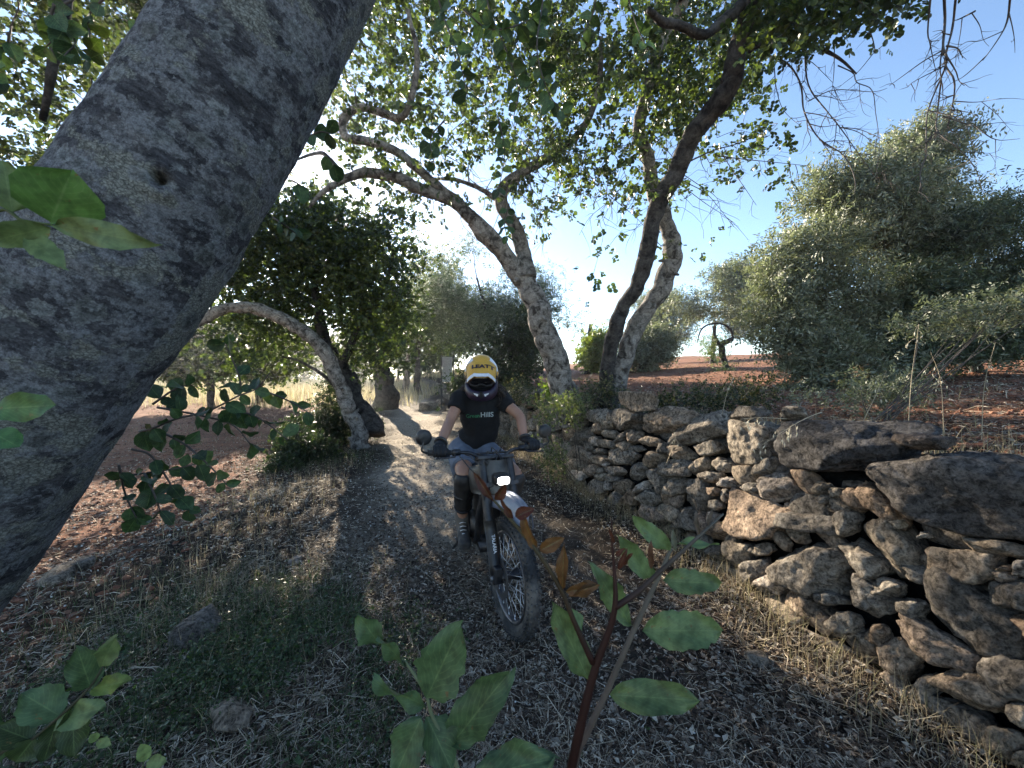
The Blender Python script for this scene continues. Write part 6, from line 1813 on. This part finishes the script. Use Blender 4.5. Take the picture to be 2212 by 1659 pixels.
# helmet
hm = {k_: pbr('helmet_' + k_, c_, r_, var=.08, scale=20, bstr=.05) for k_, c_, r_ in [('white', (.72, .72, .74), .3), ('yellow', (.62, .34, .045), .35), ('purple', (.020, .011, .028), .4), ('black', (.012, .012, .014), .4)]}
HM = Matrix.Translation(head + Vector((0, 0, .012))) @ Matrix.Rotation(R(180 + 4), 4, 'Z') @ Matrix.Rotation(R(-13), 4, 'X')    # local +y = face, +x = rider's right... image left
def hpart(mb, name, mat, parent, smooth=True):
    o = mb.build(name, mat, None, smooth=smooth); o.data.transform(HM); o.parent = parent; return o
V, F = ICO[5]
def hshell(scale, keep, jaw=True):
    P = V.copy()
    q = P * np.array(scale)
    q[:, 1] += np.where(P[:, 2] < -.1, .0, 0)
    # squarer forehead, narrower below
    q[:, 0] *= 1 - .16 * np.clip(-P[:, 2] - .1, 0, 1)
    q[:, 2] = np.where(q[:, 2] < 0, q[:, 2] * .92, q[:, 2])
    m_ = keep(P)
    Fk = F[m_[F].all(1)]
    return q, Fk
mb = MB(); q, Fk = hshell((.124, .150, .142), lambda P: ~((P[:, 1] > .40) & (P[:, 2] < .46)) & ~((P[:, 1] > .05) & (P[:, 2] < -.30)) & (P[:, 2] > -.88)); mb.add(q, Fk)
helm = hpart(mb, 'helmet', hm['white'], person)
so = helm.modifiers.new('t', 'SOLIDIFY'); so.thickness = .02
mb = MB(); q, Fk = hshell((.1255, .1515, .1435), lambda P: (np.abs(P[:, 0]) < .46 + .08 * np.sin(P[:, 1] * 7)) & (P[:, 2] > .55) & (P[:, 1] > -.5)); mb.add(q, Fk); hpart(mb, 'yellow_crown', hm['yellow'], helm)
for s in (-1, 1):
    mb = MB(); q, Fk = hshell((.1258, .1518, .1438), lambda P: (P[:, 0] * s > .70) & (P[:, 2] < .15 + .3 * P[:, 1]) & (P[:, 2] > -.62) & (P[:, 1] > -.30) & (P[:, 1] < .5)); mb.add(q, Fk); hpart(mb, 'side_panel', hm['yellow'], helm)
# chin bar
mb = MB()
arc = [(-.104, .055, -.058), (-.098, .115, -.086), (-.062, .172, -.106), (0, .192, -.112), (.062, .172, -.106), (.098, .115, -.086), (.104, .055, -.058)]
add_tube(mb, arc, [.044, .038, .036, .036, .036, .038, .044], ell=[.014, .016, .018, .02, .018, .016, .014], up=[0, 0, 1], sides=18, sub=6)
cb = hpart(mb, 'chin_bar', hm['purple'], helm)
mb = MB()
for s in (-1, 1):
    a = [(.020 * s, .213, -.092), (.052 * s, .199, -.088), (.044 * s, .201, -.106), (.024 * s, .212, -.108)]
    b = [(x, y - .03, z) for x, y, z in a]
    mb.add(np.array(a + b), np.array([[0, 1, 2, 3], [7, 6, 5, 4], [0, 4, 5, 1], [1, 5, 6, 2], [2, 6, 7, 3], [3, 7, 4, 0]]))
hpart(mb, 'chin_vent', hm['white'], cb, False)
mb = MB(); add_box(mb, (0, .205, -.098), (.020, .03, .045)); hpart(mb, 'chin_mouthpiece', hm['black'], cb, False)
# goggles
mb = MB(); V4, F4_ = ICO[4]; sq = np.sign(V4) * np.abs(V4) ** .75
mb.add(sq * np.array([.103, .064, .070]) + np.array([0, .078, -.022]), F4_)
mb.add(V4 * np.array([.098, .11, .098]) + np.array([0, .012, -.035]), F4_); gog = hpart(mb, 'goggles', hm['black'], helm)
mb = MB(); mb.add(sq * np.array([.084, .030, .040]) + np.array([0, .122, -.010]), F4_); hpart(mb, 'goggle_lens', pbr('dark_lens', (.008, .008, .010), .08, var=.1, bstr=0), gog)
mb = MB()
for s in (-1, 1): add_tube(mb, [(.085 * s, .10, -.01), (.118 * s, .05, -.008), (.127 * s, -.02, -.005)], [.017, .017, .017], ell=[.003] * 3, up=[0, 0, 1], sides=10, sub=4)
hpart(mb, 'goggle_strap', hm['black'], gog)
# nose guard edge
mb = MB(); add_tube(mb, [(-.075, .125, -.046), (-.035, .150, -.050), (-.014, .158, -.038), (0, .160, -.034), (.014, .158, -.038), (.035, .150, -.050), (.075, .125, -.046)], [.006] * 7, sides=8, sub=5); hpart(mb, 'goggle_frame', hm['black'], gog)
# peak
def peak(U, V):
    x = V * (.119 - .010 * U - .012 * np.abs(V))
    y = .070 + .150 * U - .035 * V ** 2 * U
    z = .118 - .040 * U - .045 * U ** 2 - .050 * np.abs(V) ** 3 + .006 * np.exp(-((np.abs(V) - .45) / .1) ** 2)
    return np.stack([x, y, z], -1)
Vp, Fp = shell(peak, 20, 21, .004)
mb = MB(); mb.add(Vp, Fp); pk = hpart(mb, 'helmet_peak', hm['yellow'], helm)
def peak2(U, V):
    A = peak(.86 + .145 * U, V * 1.005); A[..., 2] += .0016; A[..., 1] += .001; return A
Vp2, Fp2 = shell(lambda U, V: peak2(U * (1 - 0) , V), 8, 21, .0012)
keepv = None
mb = MB(); mb.add(Vp2, Fp2); hpart(mb, 'peak_trim', hm['white'], pk)
bpy.context.view_layer.update()
vs = [v.co.copy() for v in pk.data.vertices]
bt = BVHTree.FromPolygons(vs, [p.vertices[:] for p in pk.data.polygons])
me = text_mesh('LEATT', .060, .0028)
up_ = (HM.to_3x3() @ Vector((0, -.80, .60))).normalized(); nn_ = (HM.to_3x3() @ Vector((0, .60, .80))).normalized(); xx_ = (HM.to_3x3() @ Vector((-1, 0, 0))).normalized()
cc_ = HM @ Vector((-.012, .155, .10))
for v in me.vertices:
    p = cc_ + xx_ * (v.co.x * .92) + up_ * (v.co.y * .8) + xx_.cross(nn_) * 0
    h = bt.ray_cast(p + nn_ * .3, -nn_)
    v.co = (h[0] + nn_ * .0032) if h[0] is not None else p + nn_ * -.01
link('peak_lettering', me, hm['purple'], pk)
